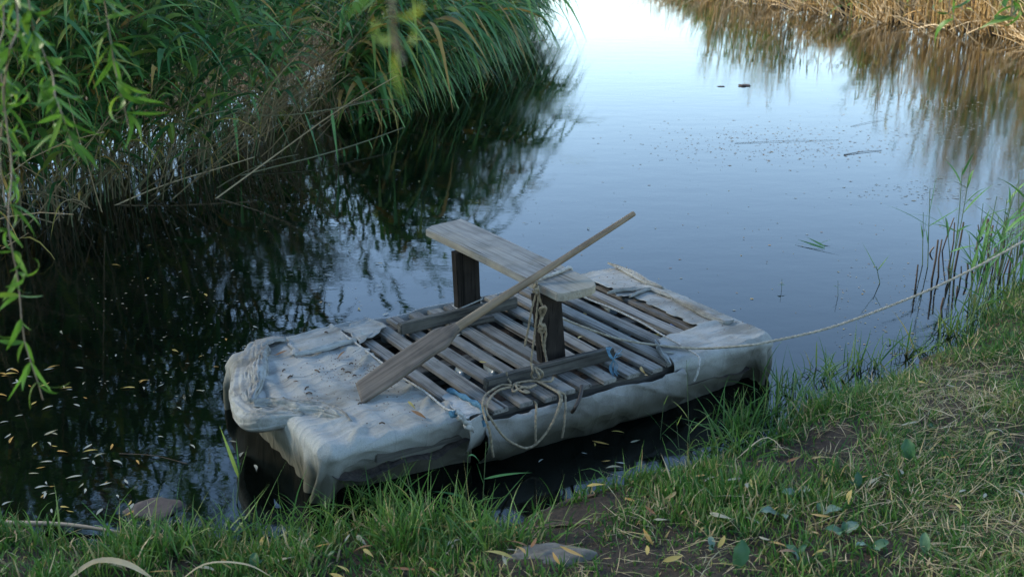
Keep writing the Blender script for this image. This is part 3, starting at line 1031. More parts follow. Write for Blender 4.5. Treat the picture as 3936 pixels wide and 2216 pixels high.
def hem(name, pts, prof, parent, seed=0, n=90, mat=None, taper=True, side=1.0, wob=0.02):
    """a turned-over edge of cloth: an open profile (outward, up) carried along a path"""
    p = smooth_path(pts, n)
    tn = norm(np.gradient(p, axis=0))
    out = norm(np.cross(tn, [0, 0, 1.0])) * side
    pr = smooth_path([(x_, 0, z_) for x_, z_ in prof], 40)
    m = len(pr)
    grid = np.zeros((n, m, 3))
    for a_ in range(n):
        u = a_ / (n - 1)
        k = min(1.0, math.sin(math.pi * min(1, u * 0.94 + 0.03)) ** 0.8) if taper else 1.0
        for c_ in range(m):
            o_, z_ = pr[c_, 0] * k, pr[c_, 2] * (0.35 + 0.65 * k)
            q = Vector((p[a_, 0] * 4 + seed, p[a_, 1] * 4, c_ * 0.06))
            pl_ = 1 - abs(noise.noise(Vector((a_ * 0.028 + seed, c_ * 0.2 + a_ * 0.012, seed * 2.0))))
            p2_ = 1 - abs(noise.noise(Vector((a_ * 0.05 + seed, c_ * 0.42 - a_ * 0.02, seed * 3.0))))
            w = wob * 0.7 * noise.noise(q) + wob * 1.3 * pl_ ** 7 + wob * 0.6 * p2_ ** 8
            grid[a_, c_] = p[a_] + out[a_] * (o_ + w * 0.6) + np.array([0, 0, z_ + w * 0.8])
    return sheet(name, grid, mat or M_CLOTH, parent, 0.004)


inner = [(*pl2(Z6(540, 420)), ZD + 0.02), (*pl2(Z6(440, 540)), ZD + 0.02), (*pl2(Z6(390, 760)), ZD + 0.02), (*pl2(Z6(350, 960)), ZD + 0.02), (*pl2(Z6(320, 1130)), ZD + 0.02)]
tongue = [(*pl2(Z6(330, 1150)), ZD + 0.025), (*pl2(Z6(560, 1130)), ZD + 0.022), (*pl2(Z6(900, 1185)), ZD + 0.02), (*pl2(Z6(1250, 1215)), ZD + 0.018), (*pl2(Z6(1500, 1290)), ZD + 0.014), (*pl2(Z6(1640, 1370)), ZD + 0.01)]
hem('canvas_collar', collar, [(-0.12, 0.004), (-0.08, 0.016), (-0.02, 0.014), (0.03, 0.006), (0.045, -0.015), (0.05, -0.045), (0.042, -0.08), (0.015, -0.1)], raft, 2, 130, None, True, 1.0, 0.012)
hem('canvas_fold', inner, [(-0.045, -0.004), (-0.03, 0.028), (0.0, 0.034), (0.02, 0.012), (0.05, 0.004)], raft, 5, 70, None, True, 1.0, 0.016)
hem('canvas_fold', tongue, [(-0.055, -0.006), (-0.035, 0.016), (0.0, 0.022), (0.03, 0.004), (0.045, -0.035)], raft, 9, 90, None, True, 1.0, 0.014)
hem('canvas_fold', [(*pl2(Z6(870, 508)), ZD + 0.028), (*pl2(Z6(1200, 448)), ZD + 0.03), (*pl2(Z6(1480, 372)), ZD + 0.03), (*pl2(Z6(1690, 312)), ZD + 0.026)], [(-0.03, 0.008), (-0.006, 0.014), (0.008, 0.006), (0.004, -0.01)], raft, 3, 60, M_CLOTH2, True, 1.0, 0.006)
for sd, pts, wd in ((1, [Z3(400, 92), Z3(560, 165), Z3(700, 240), Z3(830, 310), Z3(1010, 365)], 0.045), (2, [Z3(390, 420), Z3(560, 392), Z3(720, 386), Z3(880, 376)], 0.03), (3, [Z3(640, 462), Z3(760, 412), Z3(880, 386), Z3(1110, 476)], 0.03),
                    (4, [Z3(1110, 482), Z3(1280, 562), Z3(1480, 672), Z3(1690, 752), Z3(1790, 732)], 0.045), (7, [Z3(930, 950), Z3(960, 1040), Z3(1040, 1150), Z3(1100, 1215)], 0.02)):
    hem('canvas_fold', [(*pl2(q, ZD + 0.03), ZD + 0.026) for q in pts], [(-wd * 1.3, -0.004), (-wd * 0.5, 0.004), (wd * 0.1, 0.009), (wd * 0.25, -0.002)], raft, sd * 1.7, 60, None, True, 1.0, 0.008)

# lashings: thin cords over the canvas
for pts in ([Z6(1470, 150), Z6(1680, 305), Z6(2060, 590), Z1(300, 825), Z1(480, 960), Z1(720, 1110), Z1(960, 1300)],
            [Z3(60, 435), Z3(220, 510), Z3(470, 610), Z3(760, 750), Z3(1000, 890), Z3(1250, 1030), Z3(1405, 1130)]):
    l3 = [(*pl2(q, ZD + 0.03), ZD + 0.032) for q in pts]
    if pts[0] == Z6(1470, 150):
        l3 += [PSIDE(Z5(20, 700), -0.06), PSIDE(Z5(90, 800), -0.075)]
    else:
        l3 += [PSIDE(Z3(1415, 1200), -0.13), PSIDE(Z3(1390, 1330), -0.14), PSIDE(Z3(1340, 1440), -0.12)]
    rope_obj('lashing', l3, 0.005, M_CORD, raft)
kn = [PSIDE(Z5(*q), -0.075 - 0.012 * (k % 3)) for k, q in enumerate([(0, 690), (70, 720), (40, 770), (110, 790), (90, 740), (140, 840), (200, 850), (130, 880), (180, 900), (225, 930), (210, 970)])]
rope_obj('lashing_knot', kn, 0.011, M_CORD, raft)
kb = [PSIDE(Z1(*q), -0.06 - 0.01 * (k % 2)) for k, q in enumerate([(1010, 1330), (1040, 1390), (1060, 1330), (1075, 1395), (1090, 1330)])]
rope_obj('blue_binding', kb, 0.008, M_BLUE, raft)
strap = [PSIDE(Z5(*q), yy) for q, yy in (((1680, 350), -0.06), ((1670, 440), -0.085), ((1640, 540), -0.11), ((1590, 640), -0.12), ((1550, 700), -0.10))]
v, q, _ = tubes(smooth_path(strap, 24), 0.009, 8)
Geo().add(v, q, tint=0.0).obj('dark_strap', M_DARKSTEM, raft)

# ------------------------------------------------------------------ bench
ZS_ = 0.66
bench_c = np.array([0.53, 0.75])
bw = wld(np.array([bench_c[0], bench_c[1], ZD]))
bench = empty('bench', bw, LANG)
tag(bench, 'weathered plank bench on two dark posts in the middle of the raft', 'bench')


def to_bench(l):
    return np.array([l[0] - bench_c[0], l[1] - bench_c[1], l[2] - ZD])


outl = [PL(Z4(*q), ZS_) for q in ((80, 182), (128, 150), (390, 90), (432, 104), (1000, 372), (1520, 608), (1560, 640), (1562, 668), (1535, 690), (1290, 742), (1225, 742), (1080, 672), (600, 430), (250, 262))]
bm = bmesh.new()
vsb = [bm.verts.new((*to_bench(p)[:2], ZS_ - ZD)) for p in outl]
fc = bm.faces.new(vsb)
ex = bmesh.ops.extrude_face_region(bm, geom=[fc])
bmesh.ops.translate(bm, vec=(0, 0, -0.04), verts=[e for e in ex['geom'] if isinstance(e, bmesh.types.BMVert)])
bmesh.ops.recalc_face_normals(bm, faces=bm.faces)
bmesh.ops.bevel(bm, geom=[e for e in bm.edges if e.calc_face_angle(0) > 0.9], offset=0.005, segments=2, affect='EDGES')
bm_obj('seat', bm, M_SEAT, bench)


def post(base_px, top_px):
    b0 = to_bench(PL(base_px, ZD))
    t0 = to_bench(PL(top_px, ZS_ - 0.04))
    bm_ = box_geo(-0.068, 0.068, -0.028, 0.028, 0, 1.0, 0.005, 3, 0.0)
    h = ZS_ - 0.041 - ZD - 0.002
    for v in bm_.verts:
        f = v.co.z
        nn = noise.noise_vector(Vector((v.co.x * 8, v.co.y * 8, f * 3))) * 0.004
        v.co = Vector((b0[0] + (t0[0] - b0[0]) * f + v.co.x * (1.0 + 0.03 * f), b0[1] + (t0[1] - b0[1]) * f * 0.4 + v.co.y, 0.002 + h * f)) + nn * (1 if 0.02 < f < 0.98 else 0)
    return bm_obj('post', bm_, M_POST, bench)


post(Z4(1178, 1320), Z4(1172, 750))
post(Z4(450, 930), Z4(420, 360))


def beam(a_px, b_px, h, th, zbot=ZD + 0.002):
    a, b_ = to_bench(PL(a_px, zbot + h)), to_bench(PL(b_px, zbot + h))
    d = b_ - a
    Ln = math.hypot(d[0], d[1])
    bm_ = box_geo(0, Ln, 0, th, 0, h, 0.006, 2, 0.004, 8, 1)
    o = bm_obj('foot_beam', bm_, M_BEAM, bench)
    o.location = (a[0], a[1], zbot - ZD)
    o.rotation_euler = (0, 0, math.atan2(d[1], d[0]))
    return o


beam(Z1(1430, 985), Z2(1405, 745), 0.062, 0.042)
beam(Z1(465, 365), Z1(1772, 62), 0.062, 0.042)
bl = box_geo(-0.13, 0.13, -0.02, 0.02, 0, 0.03, 0.005, 5, 0.004, 4, 1)
o = bm_obj('wedge_block', bl, M_BEAM, bench)
lb = to_bench(PL(Z1(1260, 315), ZD + 0.03))
o.location = (lb[0], lb[1], 0.003)
# tie of twine round the far post, loop of rope round the seat
tp = to_bench(PL(Z4(450, 930), ZD))
ang = np.linspace(0, 2 * math.pi, 24)
ring = np.stack([tp[0] + np.clip(np.cos(ang) * 0.1, -0.074, 0.074), tp[1] + np.clip(np.sin(ang) * 0.05, -0.034, 0.034), 0.075 + 0.02 * np.cos(ang)], 1)
v, q, _ = tubes(ring, 0.004, 6)
Geo().add(v, q).obj('twine_tie', M_CORD, bench)
rl = [to_bench(PL(Z4(*q), ZS_ + 0.006)) for q in ((1065, 622), (1160, 592), (1250, 558), (1340, 522))]
rl = [rl[0] + np.array([-0.012, -0.004, -0.05])] + [r + np.array([0, 0, 0.003]) for r in rl] + [rl[-1] + np.array([0.015, 0.01, -0.05])]
rope_obj('seat_rope', rl, 0.0075, M_CORD, bench)

# ------------------------------------------------------------------ paddle
A = P(1379, 1514, 0.29)
B = P(*Z4(1010, 618), ZS_ + 0.022)
dirp = B - A
Lp = np.linalg.norm(dirp)
dirp = dirp / Lp
paddle = empty('paddle', A)
tag(paddle, 'long wooden paddle leaning on the bench, blade down on the canvas', 'paddle')
paddle.rotation_mode = 'QUATERNION'
xax = Vector(dirp)
zax = Vector((0.12, -0.40, 1.0))
zax = (zax - xax * zax.dot(xax)).normalized()
yax = zax.cross(xax)
paddle.rotation_quaternion = Matrix((xax, yax, zax)).transposed().to_quaternion()
LT = Lp * 1.635
ss = np.concatenate([[0.0, 0.012, 0.03], np.linspace(0.1, 0.44, 8), [0.47, 0.5, 0.525, 0.55, 0.58, 0.62], np.linspace(0.7, LT - 0.02, 18), [LT - 0.006, LT]])
prof = []
for s in ss:
    if s < 0.44:
        wv, hv = 0.057 + 0.005 * math.sin(s * 9), 0.012 + 0.006 * s
    elif s < 0.56:
        k = (s - 0.44) / 0.12
        k = k * k * (3 - 2 * k)
        wv, hv = 0.0595 * (1 - k) + 0.022 * k, 0.0145 * (1 - k) + 0.021 * k
    else:
        k = (s - 0.56) / (LT - 0.56)
        wv = hv = 0.0215 * (1 - k) + 0.0135 * k
    prof.append((s, wv, hv))
rows = []
for s, wv, hv in prof:
    endk = 0.93 if s in (ss[0], ss[-1]) else 1.0
    pw = 0.32 if s < 0.46 else (1.0 if s > 0.56 else 0.32 + 0.68 * (s - 0.46) / 0.1)
    for a in np.linspace(0, 2 * math.pi, 16, endpoint=False):
        ca, sa = math.cos(a), math.sin(a)
        y = math.copysign(abs(ca) ** pw, ca) * wv * endk
        z = math.copysign(abs(sa) ** pw, sa) * hv * endk
        n_ = noise.noise_vector(Vector((s * 3, y * 9, z * 9))) * 0.0025
        bow = 0.008 * math.sin(s * 3.0)
        rows.append((s + n_.x + (0.02 * (y / 0.066) if s < 0.02 else 0), y + n_.y + bow, z + n_.z))
rows = np.array(rows).reshape(len(ss), 16, 3)


def loft(rw, name, mat, parent, close0=True, close1=True):
    n = len(rw)
    k, j = np.meshgrid(np.arange(n - 1), np.arange(16), indexing='ij')
    q = np.stack([k * 16 + j, k * 16 + (j + 1) % 16, (k + 1) * 16 + (j + 1) % 16, (k + 1) * 16 + j], -1).reshape(-1, 4)
    v = rw.reshape(-1, 3)
    c0, c1 = rw[0].mean(0), rw[-1].mean(0)
    v = np.concatenate([v, [c0, c1]])
    m = n * 16
    t = []
    if close0:
        t += [(m, (jj + 1) % 16, jj) for jj in range(16)]
    if close1:
        t += [(m + 1, (n - 1) * 16 + jj, (n - 1) * 16 + (jj + 1) % 16) for jj in range(16)]
    return Geo().add(v, q, t).obj(name, mat, parent)


cutk = int(np.searchsorted(ss, 0.54))
loft(rows[:cutk + 1], 'blade', M_BLADE, paddle, True, False)
loft(rows[cutk:], 'shaft', M_PADDLE, paddle, False, True)

# ------------------------------------------------------------------ ropes
mp = [P(*Z4(1105, 862), 0.50), P(*Z4(1200, 925), 0.44), P(*Z2(840, 425), 0.385), P(*Z2(1200, 565), 0.33), P(*Z2(1500, 655), 0.295), P(*Z2(1850, 710), 0.285),
      P(*Z3(1200, 1027), 0.29), P(*Z3(1500, 1038), 0.295), P(*Z3(2000, 1000), 0.33), P(1920 * R2, 862 * R2, 0.33), P(2080 * R2, 826 * R2, 0.37), P(2250 * R2, 765 * R2, 0.45), P(2400 * R2, 700 * R2, 0.55),
      P(2576 * R2, 606 * R2, 0.70), P(2750 * R2, 500 * R2, 0.86)]
stake_xy = mp[-1]
rope_m = rope_obj('mooring_rope', mp, 0.0058, M_ROPE_PALE)
tag(rope_m, 'pale mooring rope strung from the bench post across the water to the bank', 'rope')
st = np.array([[stake_xy[0] + 0.03, stake_xy[1] + 0.02, z] for z in np.linspace(float(ground_z(np.array([stake_xy[0]]), np.array([stake_xy[1]]))[0]) - 0.25, 1.0, 8)])
v, q, _ = tubes(st, np.linspace(0.035, 0.03, 8), 10)
tag(Geo().add(v, q).obj('mooring_stake', M_POST), 'thick dark stake in the bank holding the mooring rope', 'stake')

# the tangle of old rope hanging from the seat, heaped on the deck and trailing over the side
tangle = empty('rope_tangle', wld(np.array([0.42, 0.2, ZD])))
tag(tangle, 'tangled brown rope hanging from the bench seat and looping over the raft side', 'rope')
T0 = np.array(tangle.location)


def tl(name, pts, r=0.0054):
    return rope_obj(name, [np.asarray(p) - T0 for p in pts], r, M_ROPE, tangle)


def front(px, off=0.0):                       # a little in front of the near post face
    d = ray(*px)
    o_ = np.array([0, 0, CAM_H]) - RO
    yl = loc(P(*Z4(1178, 1320), ZD))[1] - 0.05 - off
    return np.array([0, 0, CAM_H]) + d * ((yl - o_ @ SV) / (d @ SV))


tl('strand', [front(Z4(1045, 640)), front(Z4(1050, 720)), front(Z4(1010, 860)), front(Z4(975, 1050)), front(Z4(945, 1200))], 0.005)
tl('strand', [front(Z4(1048, 650), .01), front(Z4(1062, 760), .01), front(Z4(1050, 900), .01), front(Z4(1030, 1100), .01), front(Z4(1005, 1300), .01), front(Z4(1002, 1420), .02)], 0.005)
tl('strand', [front(Z4(1040, 650), .02), front(Z4(1060, 700), .02), front(Z4(1075, 790), .02), front(Z4(1100, 860), .02)])
tl('strand', [front(Z4(1100, 860), .02), front(Z4(1085, 960), .02), front(Z4(1090, 1080), .015), front(Z4(1110, 1220), .01), front(Z4(1150, 1360), .02), front(Z2(700, 1000), .05), front(Z2(735, 1080), .06)])
tl('strand', [front(Z4(1110, 1000), .025), front(Z4(1130, 1080), .02), front(Z4(1115, 1180), .015), front(Z4(1130, 1300), .015), front(Z2(660, 960), .05), front(Z2(680, 1090), .06)])
tl('knot', [front(Z4(*q), 0.02 + 0.016 * (k % 3)) for k, q in enumerate(((1070, 900), (1110, 850), (1130, 880), (1090, 930), (1075, 880), (1120, 860), (1105, 930), (1080, 990), (1110, 1040), (1060, 1060), (1100, 1080), (1120, 1020), (1065, 1020), (1090, 1090)))], 0.0068)
tl('knot', [front(Z4(*q), 0.015 + 0.012 * (k % 3)) for k, q in enumerate(((1025, 650), (1060, 690), (1020, 720), (1055, 740), (1030, 690), (1050, 660)))], 0.0072)


def deckp(px, z):
    return P(*px, z)


dz = ZD + 0.02
tl('loop', [deckp(Z5(*q), z) for q, z in (((1010, 60), .36), ((1030, 150), .34), ((1010, 210), .30), ((1050, 260), .28), ((1130, 250), .285), ((1160, 190), .32), ((1120, 140), .34), ((1050, 110), .345), ((1100, 190), .33), ((1110, 260), .29), ((1050, 240), .275))])
tl('loop', [deckp(Z5(*q), z) for q, z in (((1300, 230), .29), ((1270, 290), .275), ((1100, 290), .28), ((960, 290), .285), ((800, 320), .28), ((760, 370), .275), ((770, 430), .272), ((830, 400), .28), ((900, 370), .285), ((990, 360), .275), ((1080, 330), .28))])
tl('loop', [deckp(Z5(*q), z) for q, z in (((1080, 340), .285), ((960, 380), .28), ((840, 350), .285), ((800, 340), .29), ((840, 400), .28), ((930, 440), .275), ((985, 435), .272), ((900, 405), .28))])
ps = lambda q, y=-0.1: wld(PSIDE(Z5(*q), y))
tl('loop', [deckp(Z5(760, 345), .285), deckp(Z5(620, 340), .28), deckp(Z5(500, 400), .275), deckp(Z5(400, 480), .272), ps((365, 580), -.05), ps((370, 680), -.075), ps((405, 800), -.11), ps((450, 930), -.12), ps((475, 1080), -.11), ps((490, 1210), -.10), ps((508, 1310), -.08)])
tl('loop', [deckp(Z5(740, 370), .28), deckp(Z5(600, 400), .275), deckp(Z5(490, 480), .272), ps((425, 590), -.05), ps((410, 690), -.075), ps((460, 770), -.11), ps((560, 920), -.125), ps((660, 1040), -.12), ps((780, 1120), -.11), ps((930, 1175), -.11), ps((1060, 1130), -.11), ps((1200, 980), -.12), ps((1300, 820), -.125), ps((1370, 640), -.1), ps((1395, 500), -.065), deckp(Z5(1360, 440), .275), deckp(Z5(1200, 350), .28), deckp(Z5(1100, 300), .285)])
tl('strand', [deckp(Z5(1040, 560), .265), ps((1075, 600), -.06), ps((1070, 760), -.105), ps((1065, 940), -.12), ps((1065, 1090), -.11), ps((1075, 1140), -.11)], 0.0052)
tl('strand', [deckp(Z5(1150, 310), .285), deckp(Z5(1280, 390), .28), deckp(Z5(1400, 440), .272), ps((1455, 480), -.06), ps((1462, 620), -.1), ps((1450, 820), -.12), ps((1430, 960), -.12), ps((1415, 1040), -.11)], 0.0052)
tl('strand', [deckp(Z5(1120, 310), .29), deckp(Z5(1250, 370), .28), deckp(Z5(1350, 430), .275), ps((1410, 500), -.065), ps((1400, 600), -.09), ps((1340, 740), -.115)], 0.0052)
tl('strand', [deckp(Z5(680, 170), .325), deckp(Z5(690, 240), .30), deckp(Z5(740, 320), .275)], 0.005)
# frayed blue twine round the end of the near foot beam
tw = empty('blue_twine', P(*Z2(1360, 900), ZD))
tag(tw, 'frayed blue twine tied round the end of the bench foot beam', 'twine')
rr_ = random.Random(4)
G = Geo()
for k in range(16):
    sgn = rr_.uniform(-1, 1)
    pts = [P(*Z2(1300 + 12 * k * 0.4, 735), .322), P(*Z2(1335 + rr_.uniform(-15, 15), 800), .318), P(*Z2(1375 + rr_.uniform(-12, 12), 870), .295), P(*Z2(1390 + sgn * 50, 930 + rr_.uniform(-10, 20)), .265), P(*Z2(1385 + sgn * 40, 1000), .262), P(*Z2(1420 + sgn * 40, 1060 + rr_.uniform(-40, 40)), .262)]
    if k % 3 == 0:
        pts = pts[:3] + [P(*Z2(1420, 820 + rr_.uniform(-30, 30)), .30), P(*Z2(1475 + rr_.uniform(-20, 10), 790 + rr_.uniform(-40, 40)), .29)]
    v, q, _ = tubes(smooth_path([np.array(p) - np.array(tw.location) for p in pts], 22), 0.0014, 4)
    G.add(v, q)
G.obj('fibres', M_BLUE, tw)

# ------------------------------------------------------------------ reeds
def stem_path(base, height, az, lean, bend, n=9, r_=None):
    """a stalk that starts leaning by `lean` and bows further by `bend` towards azimuth az"""
    r_ = r_ or random
    out = np.array([math.cos(az), math.sin(az), 0])
    p = np.array(base, float)
    pts = [p.copy()]
    for k in range(n - 1):
        th = lean + bend * (k / (n - 2)) ** 1.5
        d = out * math.sin(th) + np.array([0, 0, math.cos(th)])
        d = d + np.array([r_.uniform(-1, 1), r_.uniform(-1, 1), 0]) * 0.03
        p = p + d * height / (n - 1)
        pts.append(p.copy())
    return np.array(pts)


def reed_leaves(path, nleaf, r_, L=(0.32, 0.6), W=(0.016, 0.03), start=0.35, side_az=None, droop=(0.35, 0.95)):
    n = len(path)
    b, d, LL, WW, gg, ro = [], [], [], [], [], []
    a0 = r_.uniform(0, 6.28)
    for k in range(nleaf):
        t = start + (1 - start) * (k + r_.uniform(0, 0.6)) / nleaf
        f = min(t, 0.999) * (n - 1)
        i0 = int(f)
        pos = path[i0] + (path[i0 + 1] - path[i0]) * (f - i0)
        tan = norm(path[i0 + 1] - path[i0])
        a = a0 + k * math.pi + r_.uniform(-0.5, 0.5)
        if side_az is not None:
            a = side_az + r_.uniform(-0.95, 0.95)
        o_ = np.array([math.cos(a), math.sin(a), 0])
        b.append(pos)
        d.append(tan * r_.uniform(0.35, 0.9) + o_ * r_.uniform(0.5, 0.9) + np.array([0, 0, 0.25]))
        LL.append(r_.uniform(*L))
        WW.append(r_.uniform(*W))
        gg.append(r_.uniform(*droop))
        ro.append(r_.uniform(-0.7, 0.7))
    return np.array(b), np.array(d), np.array(LL), np.array(WW), np.array(gg), np.array(ro)


def strip_geo(G, args, seg, tints, fold=0.12, curl=None):
    b, d, L, W, g_, ro = args
    v, q, m = strips(b, d, L, W, g_, seg, ro, fold, curl=curl)
    G.add(v, q, tint=np.repeat(tints, m))


def left_bank_point(r_, inland, lo=0.0, hi=1.0):
    """a point on the left shoreline pushed `inland` metres away from the water"""
    pl = np.array(left_shore[::-1][1:])                 # near to far
    s = np.concatenate([[0], np.cumsum(np.linalg.norm(np.diff(pl, axis=0), axis=1))])
    u = r_.uniform(lo, hi) * s[-1]
    k = min(int(np.searchsorted(s, u, 'right')) - 1, len(pl) - 2)
    f = (u - s[k]) / (s[k + 1] - s[k])
    p = pl[k] + (pl[k + 1] - pl[k]) * f
    t = norm(pl[k + 1] - pl[k])
    nrm = np.array([-t[1], t[0]])                       # to the left of the walking direction = inland
    return p + nrm * inland, math.atan2(-nrm[1], -nrm[0])


def zground(p):
    return float(ground_z(np.array([p[0]]), np.array([p[1]]))[0])


rr = random.Random(21)
# single green reeds along the front of the thicket
REED_N = 250
for k in range(REED_N):
    front_row = k < 70
    u = rr.random()
    lo = u ** 1.6 if k % 2 else 0.3 * u                 # more of them close by
    p, az = left_bank_point(rr, rr.uniform(-0.12, 0.9) if front_row else rr.uniform(0.2, 2.6), lo * 0.72, lo * 0.72 + 0.02)
    base = np.array([p[0], p[1], max(zground(p), -0.12) - 0.03])
    az2 = az + rr.uniform(-0.9, 0.5)
    h = rr.uniform(1.7, 2.9)
    path = stem_path(base, h, az2, rr.uniform(0.03, 0.3), rr.uniform(0.15, 0.75), 10, rr)
    v, q, _ = tubes(path, np.linspace(0.0055, 0.0022, 10), 5)
    root = Geo().add(v, q, tint=rr.uniform(0.0, 0.3)).obj('reed', M_STEM)
    tag(root, 'green reed with long drooping leaves in the thicket on the dark shore', 'reed', 'green reeds on the dark shore')
    args = reed_leaves(path, rr.randint(10, 14), rr, (0.42, 0.85), (0.032, 0.062), 0.2)
    tints = np.array([min(1.0, max(0.0, rr.gauss(0.5, 0.25))) for _ in args[0]])
    if front_row:
        for m in range(len(args[0])):
            Gl = Geo()
            strip_geo(Gl, tuple(a[m:m + 1] for a in args), 7, tints[m:m + 1])
            Gl.obj('leaf', M_REED, root)
    else:
        Gl = Geo()
        strip_geo(Gl, args, 6, tints)
        Gl.obj('leaves', M_REED, root)

# the mass of reeds behind and the overhanging sprays at the point
Gs, Gl = Geo(), Geo()
for k in range(800):
    lo = rr.random() ** 1.3
    p, az = left_bank_point(rr, rr.uniform(0.3, 4.5), lo * 0.98, min(1, lo * 0.98 + 0.02))
    base = np.array([p[0], p[1], max(zground(p), -0.1) - 0.03])
    far = lo > 0.42
    h = rr.uniform(1.5, 2.7) if not far else rr.uniform(1.6, 2.4)
    path = stem_path(base, h, az + rr.uniform(-0.9, 0.6), rr.uniform(0.02, 0.35), rr.uniform(0.1, 0.8), 8, rr)
    v, q, _ = tubes(path, np.linspace(0.006, 0.002, 8), 4)
    Gs.add(v, q, tint=rr.uniform(0.0, 0.6))
    args = reed_leaves(path, rr.randint(10, 14), rr, (0.45, 0.9), (0.038, 0.075), 0.3)
    strip_geo(Gl, args, 5, np.clip(np.array([rr.gauss(0.45, 0.27) for _ in args[0]]), 0, 1), 0.0)
# thick fringe leaning out over the water at the far point: leaves hang down and to the right
for k in range(300):
    lo = rr.uniform(0.3, 0.9)
    p, az = left_bank_point(rr, rr.uniform(-0.15, 0.7), lo, lo + 0.02)
    base = np.array([p[0], p[1], max(zground(p), -0.12) - 0.03])
    path = stem_path(base, rr.uniform(1.0, 2.2), az + rr.uniform(-0.7, 0.4), rr.uniform(0.1, 0.5), rr.uniform(0.4, 1.1), 8, rr)
    v, q, _ = tubes(path, np.linspace(0.006, 0.002, 8), 4)
    Gs.add(v, q, tint=rr.uniform(0.0, 0.5))
    args = reed_leaves(path, rr.randint(10, 14), rr, (0.5, 0.95), (0.042, 0.08), 0.12, az - 0.35 + rr.gauss(0, 0.5), (0.3, 1.6))
    strip_geo(Gl, args, 6, np.clip(np.array([rr.gauss(0.55, 0.28) for _ in args[0]]), 0, 1), 0.0)
# dead stalks lying over each other at the foot of the thicket
for k in range(650):
    lo = rr.random() ** 1.2 * 0.7
    p, az = left_bank_point(rr, rr.uniform(-0.25, 1.6), lo, lo + 0.02)
    base = np.array([p[0], p[1], max(zground(p), -0.08) + rr.uniform(-0.05, 0.25)])
    path = stem_path(base, rr.uniform(0.5, 1.7), az + rr.uniform(-1.5, 0.9), rr.uniform(0.25, 1.15), rr.uniform(-0.1, 0.5), 6, rr)
    path[:, 2] = np.maximum(path[:, 2], -0.06)
    v, q, _ = tubes(path, np.linspace(0.0058, 0.003, 6), 4)
    Gs.add(v, q, tint=rr.uniform(0.25, 0.7) if rr.random() < 0.85 else rr.uniform(0.7, 1.0))
    if rr.random() < 0.3:
        args = reed_leaves(path, 2, rr, (0.25, 0.5), (0.012, 0.024), 0.3, None, (0.6, 1.4))
        strip_geo(Gl, args, 4, np.array([1.0, 0.97]), 0.0)
root = tag(Gs.obj('reed_stems', M_STEM), 'tangle of dead and green reed stalks behind the dark shoreline', 'reed bed', kind='stuff')
root2 = tag(Gl.obj('reed_foliage', M_REED), 'dense green reed leaves hanging over the dark shoreline', 'reed bed', kind='stuff')

# long bowed dead stalks reaching out over the dark water
arch = [([(289, 390), (390, 289), (473, 249), (534, 235), (578, 267), (596, 340)], (0.05, 0.45, 0.62, 0.66, 0.55, 0.3), 'pale dead reed stalk arching highest and bent down over the black water'),
        ([(500, 530), (545, 498), (700, 385), (850, 278), (1000, 190)], (-0.05, 0.0, 0.3, 0.65, 0.95), 'long straight dead reed stalk slanting up across the thicket front'),
        ([(560, 470), (614, 440), (785, 396), (900, 362), (1015, 321)], (-0.05, 0.0, 0.06, 0.08, 0.12), 'thin green tipped stalk lying low over the water edge'),
        ([(230, 540), (400, 470), (560, 420), (640, 395)], (-0.04, 0.08, 0.16, 0.2), 'dead stalk slanting from the dark shore close above the water'),
        ([(160, 520), (330, 380), (480, 300), (620, 270)], (0.05, 0.4, 0.62, 0.6), 'bent brown stalk leaning beside the hanging willow sprays'),
        ([(300, 300), (448, 267), (610, 287), (720, 290), (850, 272), (950, 250)], (0.3, 0.55, 0.52, 0.5, 0.52, 0.55), 'level green stalk carrying a row of hanging leaf blades')]
for n_, (pts, zs, lab) in enumerate(arch):
    p3 = [Q(x, y, z) for (x, y), z in zip(pts, zs)]
    p3[0][2] = min(p3[0][2], zground(p3[0][:2]) if zground(p3[0][:2]) > 0 else -0.05)
    path = smooth_path(p3, 26)
    v, q, _ = tubes(path, np.linspace(0.0075, 0.004, 26), 6)
    root = Geo().add(v, q, tint=0.75 if n_ in (0, 1, 3) else 0.25).obj('bowed_reed', M_STEM)
    tag(root, lab, 'reed stalk', 'bowed reed stalks over the water')
    if n_ in (2, 5):
        for m in range(8):
            f = 0.42 + 0.56 * m / 8
            b_ = path[int(f * 25)]
            Gl2 = Geo()
            strip_geo(Gl2, (np.array([b_]), np.array([[rr.uniform(0.05, 0.3), rr.uniform(-0.3, 0.1), -0.5]]), np.array([rr.uniform(0.3, 0.42) if n_ == 5 else 0.15]), np.array([0.034 if n_ == 5 else 0.02]), np.array([rr.uniform(0.3, 0.6)]), np.array([rr.uniform(-0.5, 0.5)])), 7, np.array([rr.uniform(0.2, 0.7)]))
            Gl2.obj('leaf', M_REED, root)

# far reeds on the opposite shore: dry amber stalks with green tops
far_line = np.array([(8.6, 15.0), (8.9, 18.5), (9.05, 20.4), (8.27, 21.8), (7.32, 23.6), (6.31, 26.1), (5.35, 28.2), (4.64, 31.8), (4.4, 38)])
sf = np.concatenate([[0], np.cumsum(np.linalg.norm(np.diff(far_line, axis=0), axis=1))])


def far_point(r_, u, inland):
    s_ = u * sf[-1]
    k = min(int(np.searchsorted(sf, s_, 'right')) - 1, len(far_line) - 2)
    f = (s_ - sf[k]) / (sf[k + 1] - sf[k])
    p = far_line[k] + (far_line[k + 1] - far_line[k]) * f
    t = norm(far_line[k + 1] - far_line[k])
    nr = np.array([t[1], -t[0]])
    return p + nr * inland, math.atan2(-nr[1], -nr[0])


